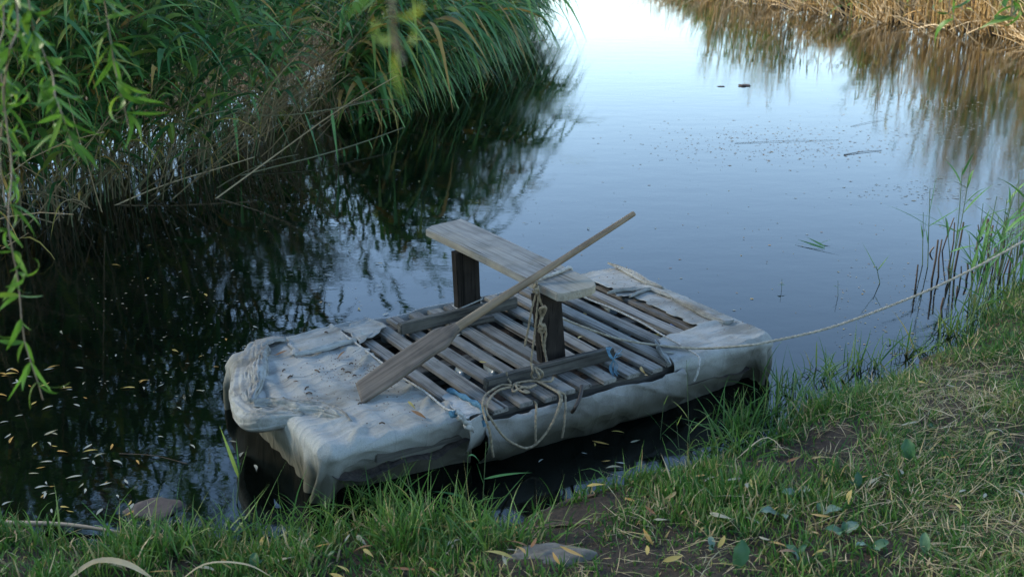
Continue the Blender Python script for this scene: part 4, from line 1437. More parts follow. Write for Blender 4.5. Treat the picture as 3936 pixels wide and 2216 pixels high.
def far_height(u):
    return float(np.interp(u, [0, 0.2, 0.293, 0.36, 0.42, 0.5, 0.55, 0.63, 0.69, 1.0], [3.4, 3.3, 2.9, 1.9, 0.8, 0.8, 2.2, 2.0, 0.7, 0.35]))


Gs, Gl = Geo(), Geo()
for k in range(3600):
    u = rr.random()
    p, az = far_point(rr, u, abs(rr.gauss(0, 1)) * 0.7 - 0.1)
    base = np.array([p[0], p[1], max(zground(p), -0.05) - 0.03])
    pat = float(vnoise(np.array(u * 26), np.array(3.0), 8))
    if u > 0.34 and pat < 0.48 and rr.random() < 0.85:
        continue
    h = far_height(u) * rr.uniform(0.4, 1.05) * (0.35 + 1.1 * pat)
    path = stem_path(base, h, az + rr.uniform(-1.6, 1.6), rr.uniform(0.0, 0.16), rr.uniform(0.0, 0.4), 5, rr)
    v, q, _ = tubes(path, np.linspace(0.0085, 0.005, 5), 4)
    cl = min(1.0, float(vnoise(np.array(u * 20), np.array(7.0), 9)) + (0.45 if 0.5 < u < 0.66 else 0.0))
    Gs.add(v, q, tint=np.clip(rr.gauss(0.68 - 0.5 * max(0, cl - 0.6), 0.14), 0.05, 1))
    if rr.random() < 0.7:
        args = reed_leaves(path, rr.randint(4, 7), rr, (0.3, 0.65), (0.022, 0.045), 0.4)
        tt = 0.08 if cl > 0.42 else 0.45
        strip_geo(Gl, args, 4, np.clip(np.array([rr.gauss(tt, 0.14) for _ in args[0]]), 0, 1), 0.0)
for k in range(1500):                                   # broken stalks at the water's edge
    u = rr.random() ** 1.4
    p, az = far_point(rr, u, rr.uniform(-0.35, 0.8))
    base = np.array([p[0], p[1], max(zground(p), -0.03)])
    path = stem_path(base, rr.uniform(0.4, 1.3), az + rr.uniform(-1.5, 1.5), rr.uniform(0.1, 1.3), rr.uniform(0, 0.5), 5, rr)
    path[:, 2] = np.maximum(path[:, 2], -0.02)
    v, q, _ = tubes(path, np.linspace(0.0095, 0.006, 5), 4)
    Gs.add(v, q, tint=rr.uniform(0.75, 1.0))
tag(Gs.obj('far_reed_stalks', M_FARREED), 'dry amber reed stalks massed along the opposite shore', 'reed bed', kind='stuff')
tag(Gl.obj('far_reed_foliage', M_FARREED), 'yellow green leaves of the reeds on the opposite shore', 'reed bed', kind='stuff')
for k in range(40):
    u = rr.uniform(0.1, 0.6)
    p, az = far_point(rr, u, rr.uniform(-0.25, 0.15))
    path = stem_path(np.array([p[0], p[1], -0.04]), rr.uniform(0.7, 1.6), az + rr.uniform(-1.2, 1.2), rr.uniform(0.1, 0.8), rr.uniform(0.1, 0.6), 7, rr)
    path[:, 2] = np.maximum(path[:, 2], -0.04)
    v, q, _ = tubes(path, np.linspace(0.011, 0.006, 7), 5)
    root = tag(Geo().add(v, q, tint=rr.uniform(0.85, 1.0)).obj('dead_reed', M_FARREED), 'dead straw coloured reed stalk standing at the opposite shore', 'reed', 'dead reeds at the opposite shore')
    Gl2 = Geo()
    strip_geo(Gl2, reed_leaves(path, 2, rr, (0.3, 0.5), (0.02, 0.03), 0.5), 4, np.array([rr.uniform(0.1, 0.9)] * 2), 0.0)
    Gl2.obj('leaf', M_FARREED, root)

# ------------------------------------------------------------------ cut stubs and young shoots at the right
stubs = [((310, 765), (285, 990)), ((497, 535), (440, 905)), ((533, 530), (500, 880)), ((645, 330), (535, 640)), ((650, 375), (610, 730)), ((735, 370), (650, 820)), ((605, 725), (600, 900)),
         ((712, 780), (700, 920)), ((865, 505), (815, 790)), ((868, 395), (910, 520)), ((955, 340), (915, 640)), ((968, 340), (960, 700)), ((1008, 400), (960, 720)), ((1132, 330), (1105, 620)), ((1030, 560), (1010, 780)),
         ((548, 1070), (530, 1250)), ((770, 750), (760, 900)), ((1050, 640), (1020, 900)), ((1110, 690), (1070, 900)), ((1180, 700), (1150, 900)), ((1240, 590), (1200, 860)), ((1285, 640), (1270, 900)),
         ((990, 1010), (960, 1200)), ((915, 340), (910, 415)), ((1200, 560), (1100, 880)), ((1290, 420), (1280, 560)), ((680, 960), (670, 1060)), ((460, 600), (420, 660))]
for (t_, b_) in stubs:
    pb = P(*ZS(*b_), 0.0)
    d = ray(*ZS(*t_))
    pt = np.array([0, 0, CAM_H]) + d * (pb[1] / d[1])
    mid = (pb + pt) / 2 + np.array([rr.uniform(-0.012, 0.012), 0, 0])
    low = pb - norm(pt - pb) * 0.12
    path = np.array([low, pb, mid, pt])
    v, q, _ = tubes(path, np.array([1.0, 1.0, 0.92, 0.8]) * rr.uniform(0.0048, 0.0075), 6)
    Go = Geo().add(v, q, tint=np.repeat([0.0, 0.15, 0.5, 0.8], 6) * rr.uniform(0.6, 1))
    tag(Go.obj('reed_stub', M_DARKSTEM), 'dark broken reed stub standing in the shallows by the grassy bank', 'reed stub', 'broken reed stubs in the shallows')


def shoot(pts, leaves, label, r=0.004, group=None, water=True, tint=0.4):
    """young reed: stem through given points and blades (base fraction, tip offset)"""
    path = smooth_path(pts, 16)
    v, q, _ = tubes(path, np.linspace(r, r * 0.5, 16), 5)
    root = Geo().add(v, q, tint=0.05).obj('young_reed', M_STEM)
    tag(root, label, 'reed shoot', group)
    for f, vec, w, dr in leaves:
        b_ = path[int(f * 15)]
        L_ = float(np.linalg.norm(vec))
        Gq = Geo()
        strip_geo(Gq, (np.array([b_]), np.array([vec]), np.array([L_]), np.array([w]), np.array([dr]), np.array([rr.uniform(-0.5, 0.5)])), 7, np.array([min(1, max(0, tint + rr.uniform(-0.15, 0.2)))]))
        Gq.obj('leaf', M_REED, root)
    return root


def stand(b_px, t_px, n=4, under=0.1, zb=0.0):
    """upright stem from a foot on the water/ground to the pixel of its top, at the same distance"""
    pb = P(*b_px, zb)
    d = ray(*t_px)
    pt = np.array([0, 0, CAM_H]) + d * (pb[1] / d[1])
    return [pb - np.array([0, 0, under])] + [pb + (pt - pb) * t for t in np.linspace(0, 1, n)]


shoot(stand(ZS(400, 790), ZS(422, 60)), [(0.62, (-0.30, 0, 0.2), 0.022, 0.15), (0.6, (0.22, 0, 0.15), 0.02, 0.0), (0.75, (0.02, 0, 0.3), 0.014, 0.0), (0.45, (-0.03, 0, 0.12), 0.012, 0.0)], 'tall young reed with two spread blades standing in open water')
shoot(stand(ZS(352, 770), ZS(360, 280)), [(0.65, (-0.03, 0, 0.13), 0.012, 0.0), (0.65, (0.01, 0, 0.22), 0.014, 0.0)], 'shorter thin reed shoot beside the tall spread one')
shoot(stand((2213 * R2, 712 * R2), (2205 * R2, 670 * R2)), [(0.9, (-0.12, 0, 0.2), 0.02, 0.02), (0.9, (0.07, 0, 0.11), 0.014, 0.0)], 'small two bladed reed shoot alone in the blue water')
shoot(stand((1966 * R2, 730 * R2), (1967 * R2, 700 * R2), under=0.05), [(0.7, (-0.03, 0, 0.02), 0.012, 0.8), (0.7, (0.03, 0, 0.01), 0.012, 0.5)], 'tiny reed tip just breaking the blue water', 0.002)
shoot(stand((2108 * R2, 745 * R2), (2108 * R2, 705 * R2), under=0.05), [(0.7, (-0.03, 0, 0.04), 0.008, 0.5)], 'thin bare stalk tip in the blue water', 0.002)
rs = random.Random(8)
for k in range(26):                                    # shoots in the stubble and on the bank edge
    px = ZS(rs.uniform(600, 1290), rs.uniform(850, 1420))
    pb = P(*px, 0.0)
    h = rs.uniform(0.35, 0.85)
    top = pb + np.array([rs.uniform(-0.1, 0.15), 0, h])
    lv = [(rs.uniform(0.4, 0.95), (rs.uniform(-0.28, 0.28), rs.uniform(-0.15, 0.1), rs.uniform(0.08, 0.28)), rs.uniform(0.014, 0.026), rs.uniform(0, 0.5)) for _ in range(rs.randint(3, 6))]
    shoot([pb - np.array([0, 0, 0.08]), pb, (pb + top) / 2 + np.array([0.01, 0, 0]), top], lv, 'fresh green reed shoot among the dark stubs by the bank', 0.004, 'reed shoots among the stubs', True, 0.55)
# upright blades by the bow and along the near edge
shoot(stand((596 * R2, 1265 * R2), (603 * R2, 1170 * R2), zb=0.0), [(0.8, (-0.06, 0, 0.24), 0.026, 0.02), (0.8, (0.05, 0, 0.15), 0.012, 0.0), (0.9, (0.0, 0, 0.16), 0.008, 0)], 'single broad reed blade rising from the water beside the bow', tint=0.7)
shoot(stand((1172 * R2, 1255 * R2), (1178 * R2, 1135 * R2), zb=0.02), [(0.95, (0.05, 0, 0.05), 0.016, 1.2), (0.35, (-0.14, 0, 0.06), 0.012, 0.2), (0.2, (0.16, 0, 0.1), 0.014, 0.3)], 'thin stalk with a curled leaf before the blue stitched hem', 0.0022)
shoot(stand((1215 * R2, 1255 * R2), (1223 * R2, 1110 * R2), zb=0.02), [(0.5, (-0.03, 0, 0.1), 0.01, 0.0), (0.55, (0.2, 0, 0.06), 0.014, 0.15), (0.9, (0.03, 0, 0.06), 0.007, 0.0)], 'thin upright shoot with one long side blade near the rope loop', 0.0022)
for k, (x, y, yt) in enumerate(((1840, 1150, 985), (1735, 1130, 905), (1662, 1090, 1010), (1710, 1150, 1060))):
    shoot(stand((x * R2, y * R2), ((x + 8 - 16 * (k % 2)) * R2, yt * R2), zb=0.03), [(0.5, (-0.08, 0, 0.14), 0.006, 0.3), (0.35, (0.1, 0, 0.14), 0.006, 0.2), (0.95, (0.02, 0, 0.06), 0.005, 0.1)],
          ['tall thin grass stalk in front of the canvas corner', 'tallest thin grass stalk before the apron end', 'grass stalk with a seed head before the canvas apron', 'short grass stalk over the black water gap'][k], 0.0016, None, False, 0.75)

# ------------------------------------------------------------------ near bank: grass, straw, leaves
def in_view(x, y, z, m=0.06):
    dx, dy, dz_ = x, y, z - CAM_H
    dep = dy * CP - dz_ * SP
    u = FOC * dx / dep / 3936
    v_ = FOC * (dy * SP + dz_ * CP) / dep / 3936
    return (dep > 0) & (np.abs(u) < 0.5 + m) & (np.abs(v_) < 0.2815 + m)


def scatter(n, seed):
    r = np.random.default_rng(seed)
    x, y = r.uniform(-3.4, 6.4, int(n * 1.6)), r.uniform(2.6, 10.0, int(n * 1.6))
    d = pond_dist(x, y)
    z = ground_z(x, y)
    ok = (d > -0.10) & (y < 4.6 + 1.15 * np.maximum(x - 0.6, 0) + 0.3)
    ok &= in_view(x, y, z, 0.05) | (in_view(x, y, z, 0.32) & (r.random(len(x)) < 0.4))
    return x[ok], y[ok], np.maximum(z[ok], -0.03), d[ok], r


BARE = [(P(1990, 2010, .1), 0.16), (P(2180, 1960, .1), 0.24), (P(2060, 2120, .12), 0.22), (P(3250, 1600, .2), 0.2), (P(3300, 1720, .2), 0.15), (P(2330, 1900, .1), 0.16)]


def bareness(x, y):
    b_ = np.zeros_like(x)
    for p, r in BARE:
        b_ = np.maximum(b_, np.clip(1.3 - np.hypot(x - p[0], (y - p[1]) * 1.0) / r, 0, 1))
    return b_


x, y, z, d, r = scatter(330000, 3)
clump = vnoise(x * 5.0, y * 5.0, 12)
right = np.clip((x - 0.9) / 0.9, 0, 1)
edge_ = np.exp(-np.maximum(d, 0) / 0.28)
keep = r.random(len(x)) < np.clip(0.12 + 1.15 * clump + 0.1 * edge_, 0.06, 1) * (1 - 0.97 * bareness(x, y))
keep &= (d > -0.03) | (r.random(len(x)) < 0.18)
x, y, z, d, clump, right, edge_ = (a[keep] for a in (x, y, z, d, clump, right, edge_))
N = len(x)
mid_ = np.exp(-((x - 0.45) / 0.55) ** 2)
hgt = r.uniform(0.035, 0.11, N) * (0.6 + 0.7 * clump) * (1 - 0.05 * right) * (1 - 0.35 * mid_) + edge_ * r.uniform(0.0, 0.13, N) * (0.1 + clump) * (1 - 0.85 * mid_)
hgt *= 1 + 0.45 * (1 - right) * (1 - mid_)
hgt *= np.where(x < -0.5, 0.78, 1.0)
hgt *= 0.55 + 1.0 * vnoise(x * 1.9, y * 1.9, 51)
hgt *= np.where(r.random(N) < 0.03, 1.7, 1.0)
az = r.uniform(0, 2 * math.pi, N)
tilt = np.abs(r.normal(0.35, 0.3, N)) + right * 0.2
dv = np.stack([np.cos(az) * np.sin(tilt), np.sin(az) * np.sin(tilt), np.cos(tilt)], 1)
dry = 0.34 + 0.35 * (vnoise(x * 7, y * 7, 31) - 0.5) + 0.17 * r.standard_normal(N) + right * (0.05 + 0.6 * (vnoise(x * 2.3, y * 2.3, 14) - 0.5)) * (1 - 0.55 * edge_)
dry = np.where(r.random(N) < 0.12, r.uniform(0.8, 1, N), dry)
v, q, m = strips(np.stack([x, y, z - 0.01], 1), dv, hgt, r.uniform(0.0035, 0.008, N) * (1.3 - 0.4 * right), r.uniform(0.05, 0.6, N), 3, r.uniform(-1.2, 1.2, N), 0.0, curl=r.uniform(-0.3, 0.3, N))
Gg = Geo().add(v, q, tint=np.repeat(np.clip(dry, 0, 1), m))
print('grass blades', N)
# flattened straw
x, y, z, d, r = scatter(90000, 5)
keep = (r.random(len(x)) < (0.08 + 0.5 * np.clip((x - 0.3) / 1.2, 0, 1)) * np.clip(2.6 * vnoise(x * 2.6, y * 2.6, 41) - 0.75, 0.06, 1)) & (d > 0.02)
x, y, z = x[keep], y[keep], z[keep]
N = len(x)
az = r.normal(0.3, 1.0, N)
dv = np.stack([np.cos(az), np.sin(az), r.uniform(-0.05, 0.35, N)], 1)
v, q, m = strips(np.stack([x, y, z + r.uniform(0.004, 0.05, N)], 1), dv, r.uniform(0.05, 0.2, N), r.uniform(0.002, 0.005, N), r.uniform(0.0, 0.3, N), 3, r.uniform(-0.6, 0.6, N), 0.0, curl=r.uniform(-0.35, 0.35, N))
Gg.add(v, q, tint=np.repeat(np.clip(r.normal(0.88, 0.1, N), 0.5, 1), m))
print('straw', N)
# taller green tufts right at the water's edge
tuft = [(880, 1260, 26), (960, 1240, 40), (1010, 1290, 26), (1100, 1300, 40), (780, 1300, 26), (660, 1320, 24), (560, 1330, 24), (1200, 1320, 26), (300, 1350, 24), (120, 1360, 24), (1850, 1060, 40), (1900, 1040, 44), (1950, 1010, 34), (1990, 960, 26),
        (2080, 920, 24), (2180, 900, 26), (2300, 860, 30), (2400, 810, 34), (2480, 760, 34), (2540, 720, 30), (1780, 1110, 20), (1560, 1220, 10), (1840, 1130, 26), (1330, 1380, 26), (1250, 1400, 30), (1150, 1390, 30), (440, 1400, 30)]
for (tx, ty, n_) in tuft:
    c0 = Q(tx, ty, 0.06)
    n_ = int(n_ * 2.1)
    xx, yy = c0[0] + r.normal(0, 0.06, n_), c0[1] + r.normal(0, 0.05, n_)
    zz = np.maximum(ground_z(xx, yy), -0.02)
    az = r.uniform(0, 2 * math.pi, n_)
    tl_ = np.abs(r.normal(0.45, 0.25, n_))
    dv = np.stack([np.cos(az) * np.sin(tl_), np.sin(az) * np.sin(tl_), np.cos(tl_)], 1)
    v, q, m = strips(np.stack([xx, yy, zz - 0.01], 1), dv, r.uniform(0.12, 0.36, n_), r.uniform(0.004, 0.010, n_), r.uniform(0.1, 0.7, n_), 5, r.uniform(-1, 1, n_), 0.0, curl=r.uniform(-0.3, 0.3, n_))
    Gg.add(v, q, tint=np.repeat(np.clip(r.normal(0.45, 0.14, n_), 0, 0.8), m))
tag(Gg.obj('grass', M_GRASS), 'green and straw coloured grass covering the near bank', 'grass', kind='stuff')


# leaf meshes shared by all fallen leaves ---------------------------------
def leaf_mesh(name, L, W, arch_, twist, tint, mat=None, seg=7, up=0.0, curlx=0.0):
    t = np.linspace(0, 1, seg + 1)
    w = np.sin(np.pi * t ** 0.8) * W * 0.5 + 0.0008
    xs_ = (t - 0.5) * L
    yc = curlx * L * (t - 0.5) ** 2
    zc = arch_ * L * (1 - (2 * t - 1) ** 2) + 0.002
    rows_ = []
    for k in range(seg + 1):
        a = twist * (t[k] - 0.5)
        for s in (-1, 0, 1):
            rows_.append((xs_[k], yc[k] + s * w[k] * math.cos(a), zc[k] + s * w[k] * math.sin(a) + (0.12 * W * up if s else 0)))
    q_ = []
    for k in range(seg):
        for s in (0, 1):
            q_.append((k * 3 + s, k * 3 + s + 1, k * 3 + s + 4, k * 3 + s + 3))
    return Geo().add(rows_, q_, tint=tint).mesh(name, mat or M_FALLEN)


LM = {}
for key, tn in (('pale', 0.95), ('yellow', 0.55), ('ochre', 0.38), ('brown', 0.08), ('cream', 0.78)):
    LM[key] = [leaf_mesh('leaf_' + key, rr.uniform(0.065, 0.1), rr.uniform(0.012, 0.019), rr.uniform(0, 0.08), rr.uniform(-0.9, 0.9), tn + rr.uniform(-0.04, 0.04), None, 7, rr.uniform(0, 1.2), rr.uniform(-0.5, 0.5)) for _ in range(3)]


def drop_leaf(p, key, label, group, flat=True, s=None, name='fallen_leaf'):
    s = s or rr.uniform(0.75, 1.2)
    tl_ = 0.05 if flat else 0.35
    o_ = place(name, rr.choice(LM[key]), None, tuple(p), (rr.uniform(-tl_, tl_), rr.uniform(-tl_, tl_), rr.uniform(0, 6.28)), (s, s, s))
    return tag(o_, label, 'leaf', group)


rl_ = random.Random(77)
LAB_W = {'pale': 'pale silvery willow leaf floating on the dark water', 'yellow': 'yellow willow leaf floating on the dark water', 'ochre': 'ochre willow leaf floating on the dark water', 'cream': 'cream coloured willow leaf floating on the dark water'}
spots = []
for k in range(64):                                    # thick drift in the corner below the willow
    u = rl_.random()
    spots.append((rl_.gauss(150, 110), 900 + 390 * rl_.random() ** 0.75))
spots = [(abs(a), b_) for a, b_ in spots if not (a > 420)]
for k in range(60):
    spots.append((rl_.uniform(0, 1050), rl_.uniform(560, 1180)))
for k in range(30):
    spots.append((rl_.uniform(700, 1350), rl_.uniform(300, 650)))
spots += [(1555, 1085), (1510, 1115), (1497, 1117), (1360, 1158), (1470, 1140), (1525, 1160), (1600, 1110), (1350, 1060), (1545, 1175), (1560, 1165), (1480, 575), (970, 790), (485, 1122), (960, 1010), (585, 1110), (870, 1140)]
for (sx, sy) in spots:
    p = Q(sx, sy, 0.0035)
    lp = loc(p)
    if -0.95 < lp[0] < 1.6 and -0.02 < lp[1] < 1.3:
        continue
    if float(pond_dist(np.array([p[0]]), np.array([p[1]]))[0]) > -0.03:
        continue
    key = rl_.choice(['pale', 'pale', 'pale', 'ochre', 'cream', 'yellow'])
    drop_leaf(p, key, LAB_W[key], 'willow leaves floating on the dark water', name='floating_leaf', s=rl_.uniform(0.4, 0.85))
# leaves and scraps on the deck and the canvas
for k in range(46):
    x_, y_ = rl_.uniform(-0.2, 1.3), rl_.uniform(0.0, 1.2)
    key = rl_.choice(['ochre', 'brown', 'yellow', 'brown'])
    drop_leaf(wld(np.array([x_, y_, 0.165 + rl_.uniform(0, 0.05)])), key, 'crumpled autumn leaf caught down between the raft slats', 'leaves caught between the slats', False, rl_.uniform(0.7, 1.1))
for px, key, lab in ((Z1(1375, 790), 'yellow', 'fresh yellow leaf sticking up between the slats beside the near foot beam'), (Z1(1125, 485), 'pale', 'pale green leaf on the slats under the paddle shaft'), (Z1(1540, 290), 'pale', 'pale pointed leaf near the far foot beam'),
                     (Z6(1780, 190), 'pale', 'white leaf on the canvas flap beside the cord'), (Z3(1075, 1090), 'cream', 'cream leaf on the canvas below the mooring rope'), (Z1(580, 1270), 'yellow', 'yellow leaf in the canvas tear by the paddle blade'),
                     (Z1(660, 1375), 'brown', 'rust brown leaf curled on the canvas corner'), (Z2(1020, 630), 'yellow', 'yellow leaf upright behind the near post'), (Z6(560, 475), 'ochre', 'ochre leaf tucked under the bow roll'), (Z6(1500, 465), 'brown', 'brown leaf beside the flap edge on the bow'),
                     (Z6(690, 440), 'brown', 'crumpled brown leaf in the bow fold'), (Z2(1700, 995), 'ochre', 'orange leaf at the last bare slat end'), (Z3(820, 1340), 'ochre', 'orange leaf hanging over the apron edge')):
    drop_leaf(P(*px, ZD + 0.028), key, lab, None, False, rl_.uniform(0.7, 1.0))
# fallen leaves on the bank
for k in range(190):
    sx, sy = rl_.uniform(0, 2576), rl_.uniform(930, 1450)
    p = Q(sx, sy, 0.15)
    dd = float(pond_dist(np.array([p[0]]), np.array([p[1]]))[0])
    if dd < 0.05:
        continue
    zz = zground(p)
    key = rl_.choice(['ochre', 'brown', 'yellow', 'cream', 'cream', 'ochre'])
    drop_leaf((p[0], p[1], zz + rl_.uniform(0.015, 0.06)), key, 'dry willow leaf lying in the grass of the near bank', 'dry leaves in the bank grass', False, rl_.uniform(0.6, 1.2))

# twigs and crumbs on the bow canvas
for n_, ((x0_, y0_), (x1_, y1_)) in enumerate((((710, 680), (745, 655)), ((780, 765), (840, 740)), ((860, 812), (935, 832)), ((1005, 925), (1055, 880)), ((1022, 970), (1105, 970)), ((1140, 660), (1200, 690)), ((1595, 585), (1645, 575)), ((1270, 160), (1315, 170)),
                                   ((1710, 1115), (1760, 1105)), ((1995, 1368), (2070, 1370)), ((1640, 740), (1690, 735)), ((1490, 650), (1535, 655)), ((1545, 690), (1620, 700)))):
    a_, b_ = P(*Z6(x0_, y0_), ZD + 0.028), P(*Z6(x1_, y1_), ZD + 0.028)
    mid = (a_ + b_) / 2 + np.array([0, 0, 0.006])
    v, q, _ = tubes(smooth_path([a_, mid, b_], 6), 0.0035, 5)
    tag(Geo().add(v, q, tint=rl_.uniform(0, 0.3)).obj('twig', M_TWIG), 'short dark twig lying on the bow canvas', 'twig', 'twigs on the bow canvas')
Gc = Geo()
for k in range(420):
    l_ = np.array([-0.28 - abs(rl_.gauss(0, 0.22)), rl_.gauss(0.62, 0.25), 0])
    if k > 330:
        l_ = np.array([rl_.uniform(1.4, 1.62), rl_.uniform(0.1, 1.25), 0])
    p = wld(l_)
    s_ = rl_.uniform(0.0012, 0.0045)
    zz = ZD + 0.024 + rl_.uniform(0, 0.006)
    a_ = rl_.uniform(0, 3.14)
    ca, sa = math.cos(a_) * s_, math.sin(a_) * s_
    Gc.add([(p[0] - ca, p[1] - sa, zz), (p[0] + sa, p[1] - ca, zz), (p[0] + ca * 1.5, p[1] + sa * 1.5, zz), (p[0] - sa, p[1] + ca, zz), (p[0], p[1], zz + s_)], None, [(0, 1, 4), (1, 2, 4), (2, 3, 4), (3, 0, 4)], rl_.uniform(0, 0.6))
tag(Gc.obj('debris', M_TWIG), 'dark crumbs of bark and soil strewn on the canvas', 'debris', kind='stuff')

# floating specks and scum
Gf = Geo()
def speck(p, s_, tint):
    if float(pond_dist(np.array([p[0]]), np.array([p[1]]))[0]) > -0.1:
        return
    s_ *= 0.7
    a_ = rl_.uniform(0, 3.14)
    ca, sa = math.cos(a_) * s_ * 1.6, math.sin(a_) * s_
    e_ = rl_.uniform(0.2, 0.7)
    Gf.add([(p[0] - ca, p[1] - sa, 0.002), (p[0] + sa * e_, p[1] - ca * e_, 0.003), (p[0] + ca, p[1] + sa, 0.002), (p[0] - sa * e_, p[1] + ca * e_, 0.0035)], [(0, 1, 2, 3)], None, tint)
for k in range(900):
    speck(Q(rl_.uniform(200, 1400), rl_.uniform(400, 1000)), rl_.uniform(0.003, 0.011), rl_.uniform(0.75, 1.0))
for k in range(700):
    speck(Q(rl_.gauss(1960, 190), rl_.gauss(365, 28)), rl_.uniform(0.005, 0.02), rl_.uniform(0.0, 0.5))
for k in range(300):
    speck(Q(rl_.uniform(1350, 2450), rl_.uniform(60, 800)), rl_.uniform(0.004, 0.015), rl_.uniform(0.0, 1.0))
for k in range(500):
    speck(Q(rl_.gauss(2330, 120), rl_.gauss(rl_.choice([270, 330, 480]), 16)), rl_.uniform(0.006, 0.025), rl_.uniform(0.8, 1.0))
for k in range(300):
    speck(Q(rl_.uniform(2100, 2500), rl_.uniform(650, 900)), rl_.uniform(0.004, 0.012), rl_.uniform(0.4, 1.0))
tag(Gf.obj('floating_debris', M_FALLEN), 'specks of pollen and chaff drifting on the pond', 'debris', kind='stuff')

# single things afloat
def lump(name, px, sx, sy, sz, mat, label, cat, z0=0.0, seed=0, rz=0.0):
    bm_ = bmesh.new()
    bmesh.ops.create_icosphere(bm_, subdivisions=4, radius=1.0)
    for v_ in bm_.verts:
        n_ = v_.co.normalized()
        k_ = 1 + 0.28 * noise.noise(n_ * 1.4 + Vector((seed, 0, 0))) + 0.1 * noise.noise(n_ * 4 + Vector((seed, 3, 0)))
        f_ = max(-0.55, min(0.6, n_.z * 1.0))
        v_.co = Vector((n_.x * k_ * sx, n_.y * k_ * sy, f_ * sz * k_))
    o_ = bm_obj(name, bm_, mat, None, True)
    p = P(*px, z0)
    o_.location = (p[0], p[1], z0)
    o_.rotation_euler = (0, 0, rz)
    return tag(o_, label, cat)


lump('driftwood', (1873 * R2, 216 * R2), 0.085, 0.05, 0.03, M_MUDSTONE, 'larger dark driftwood lump floating on the far bright water', 'driftwood', 0.0, 3)
lump('driftwood', (1813 * R2, 218 * R2), 0.05, 0.025, 0.014, M_MUDSTONE, 'smaller flat driftwood chip on the far bright water', 'driftwood', 0.0, 8)
lump('submerged_board', (390 * R2, 1280 * R2), 0.11, 0.09, 0.018, M_MUDSTONE, 'brown sunken slab barely breaking the water at the near shore', 'slab', 0.0, 5)
stone = lump('stone', (1385 * R2, 1425 * R2), 0.17, 0.075, 0.06, M_STONE, 'flat grey stone set in the bare earth of the bank', 'stone', 0.1, 11, 0.1)
stone.location.z = zground(stone.location) - 0.012
for (x0_, y0_, x1_, y1_, lab) in ((2123, 389, 2218, 378, 'dark floating reed stick under the far reflections'), (2140, 318, 2235, 300, 'thin dark stick drifting beyond the longer reed stick'), (1850, 360, 2110, 352, 'very thin long stalk afloat on the scum patch'),
                                  (3, 1330, 320, 1345, 'pale bare branch lying along the near shore'), (300, 1140, 470, 1165, 'thin bent twig afloat beside the leaf drift')):
    a_, b_ = Q(x0_, y0_, 0.004), Q(x1_, y1_, 0.004)
    rad_ = 0.012 if 'branch' in lab else (0.002 if 'thin' in lab else 0.004)
    if 'branch' in lab:
        a_[2] = max(0.02, zground(a_)) + 0.012
        b_[2] = max(0.0, zground(b_)) + 0.012
    v, q, _ = tubes(smooth_path([a_, a_ * 0.5 + b_ * 0.5 + np.array([0, 0.02, 0.004]), b_], 14), np.linspace(rad_, rad_ * 0.5, 14), 6)
    tag(Geo().add(v, q, tint=0.9 if 'pale' in lab else 0.15).obj('floating_stick', M_TWIG), lab, 'stick')
fl = empty('floating_reed_sprig', Q(2050, 612, 0.0))
tag(fl, 'green reed tip floating flat on the open blue water', 'reed sprig')
F0 = np.array(fl.location)
for (x0_, y0_, x1_, y1_, w_) in ((2075, 625, 2005, 600, 0.024), (2075, 620, 2030, 595, 0.02), (2062, 612, 2092, 600, 0.018), (2000, 612, 2120, 625, 0.008)):
    a_, b_ = Q(x0_, y0_, 0.006) - F0, Q(x1_, y1_, 0.03) - F0
    Gq = Geo()
    strip_geo(Gq, (np.array([a_]), np.array([b_ - a_]), np.array([np.linalg.norm(b_ - a_)]), np.array([w_]), np.array([0.02]), np.array([0.3])), 6, np.array([0.3]))
    Gq.obj('leaf', M_REED, fl)

# root and dry blades by the bare patch
for pts, r0, lab in (([(1330, 1250), (1400, 1238), (1450, 1225), (1500, 1235)], 0.016, 'gnarled root along the edge of the bare earth'), ([(1310, 1320), (1400, 1315), (1480, 1330)], 0.012, 'thin root crossing the bare earth')):
    p3 = []
    for q_ in pts:
        p_ = Q(*q_, 0.08)
        p3.append((p_[0], p_[1], zground(p_) + 0.008))
    v, q, _ = tubes(smooth_path(p3, 24), np.interp(np.linspace(0, 1, 24), [0, .5, 1], [r0 * .6, r0, r0 * .4]) * (1 + 0.2 * np.sin(np.arange(24) * 1.9)), 8)
    tag(Geo().add(v, q, tint=0.2).obj('root', M_TWIG), lab, 'root')
for pts, wd, lab in (([(160, 1450), (240, 1415), (320, 1425), (390, 1445)], 0.035, 'broad dry reed leaf across the grass at the photo bottom'), ([(440, 1455), (520, 1432), (620, 1425), (690, 1440)], 0.012, 'long straw coloured blade bent over the near grass'), ([(1850, 1120), (1930, 1075), (1990, 1110)], 0.007, 'pale straw stem slanting through the tufted grass')):
    p3 = []
    for k, q_ in enumerate(pts):
        p_ = Q(*q_, 0.2)
        p3.append((p_[0], p_[1], max(zground(p_) + 0.05, 0.05) + 0.05 * math.sin(math.pi * k / (len(pts) - 1))))
    path = smooth_path(p3, 14)
    tn = norm(np.gradient(path, axis=0))
    sd = norm(np.cross(tn, [0, 0, 1.0])) * (wd * 0.5 * np.sin(np.pi * np.clip(np.linspace(0.08, 0.98, 14), 0, 1)))[:, None]
    vv = np.stack([path - sd, path - np.array([0, 0, wd * 0.12]), path + sd], 1)
    qq = [(k * 3 + s, k * 3 + s + 1, k * 3 + s + 4, k * 3 + s + 3) for k in range(13) for s in (0, 1)]
    tag(Geo().add(vv, qq, tint=0.97).obj('dry_blade', M_GRASS), lab, 'dry leaf')


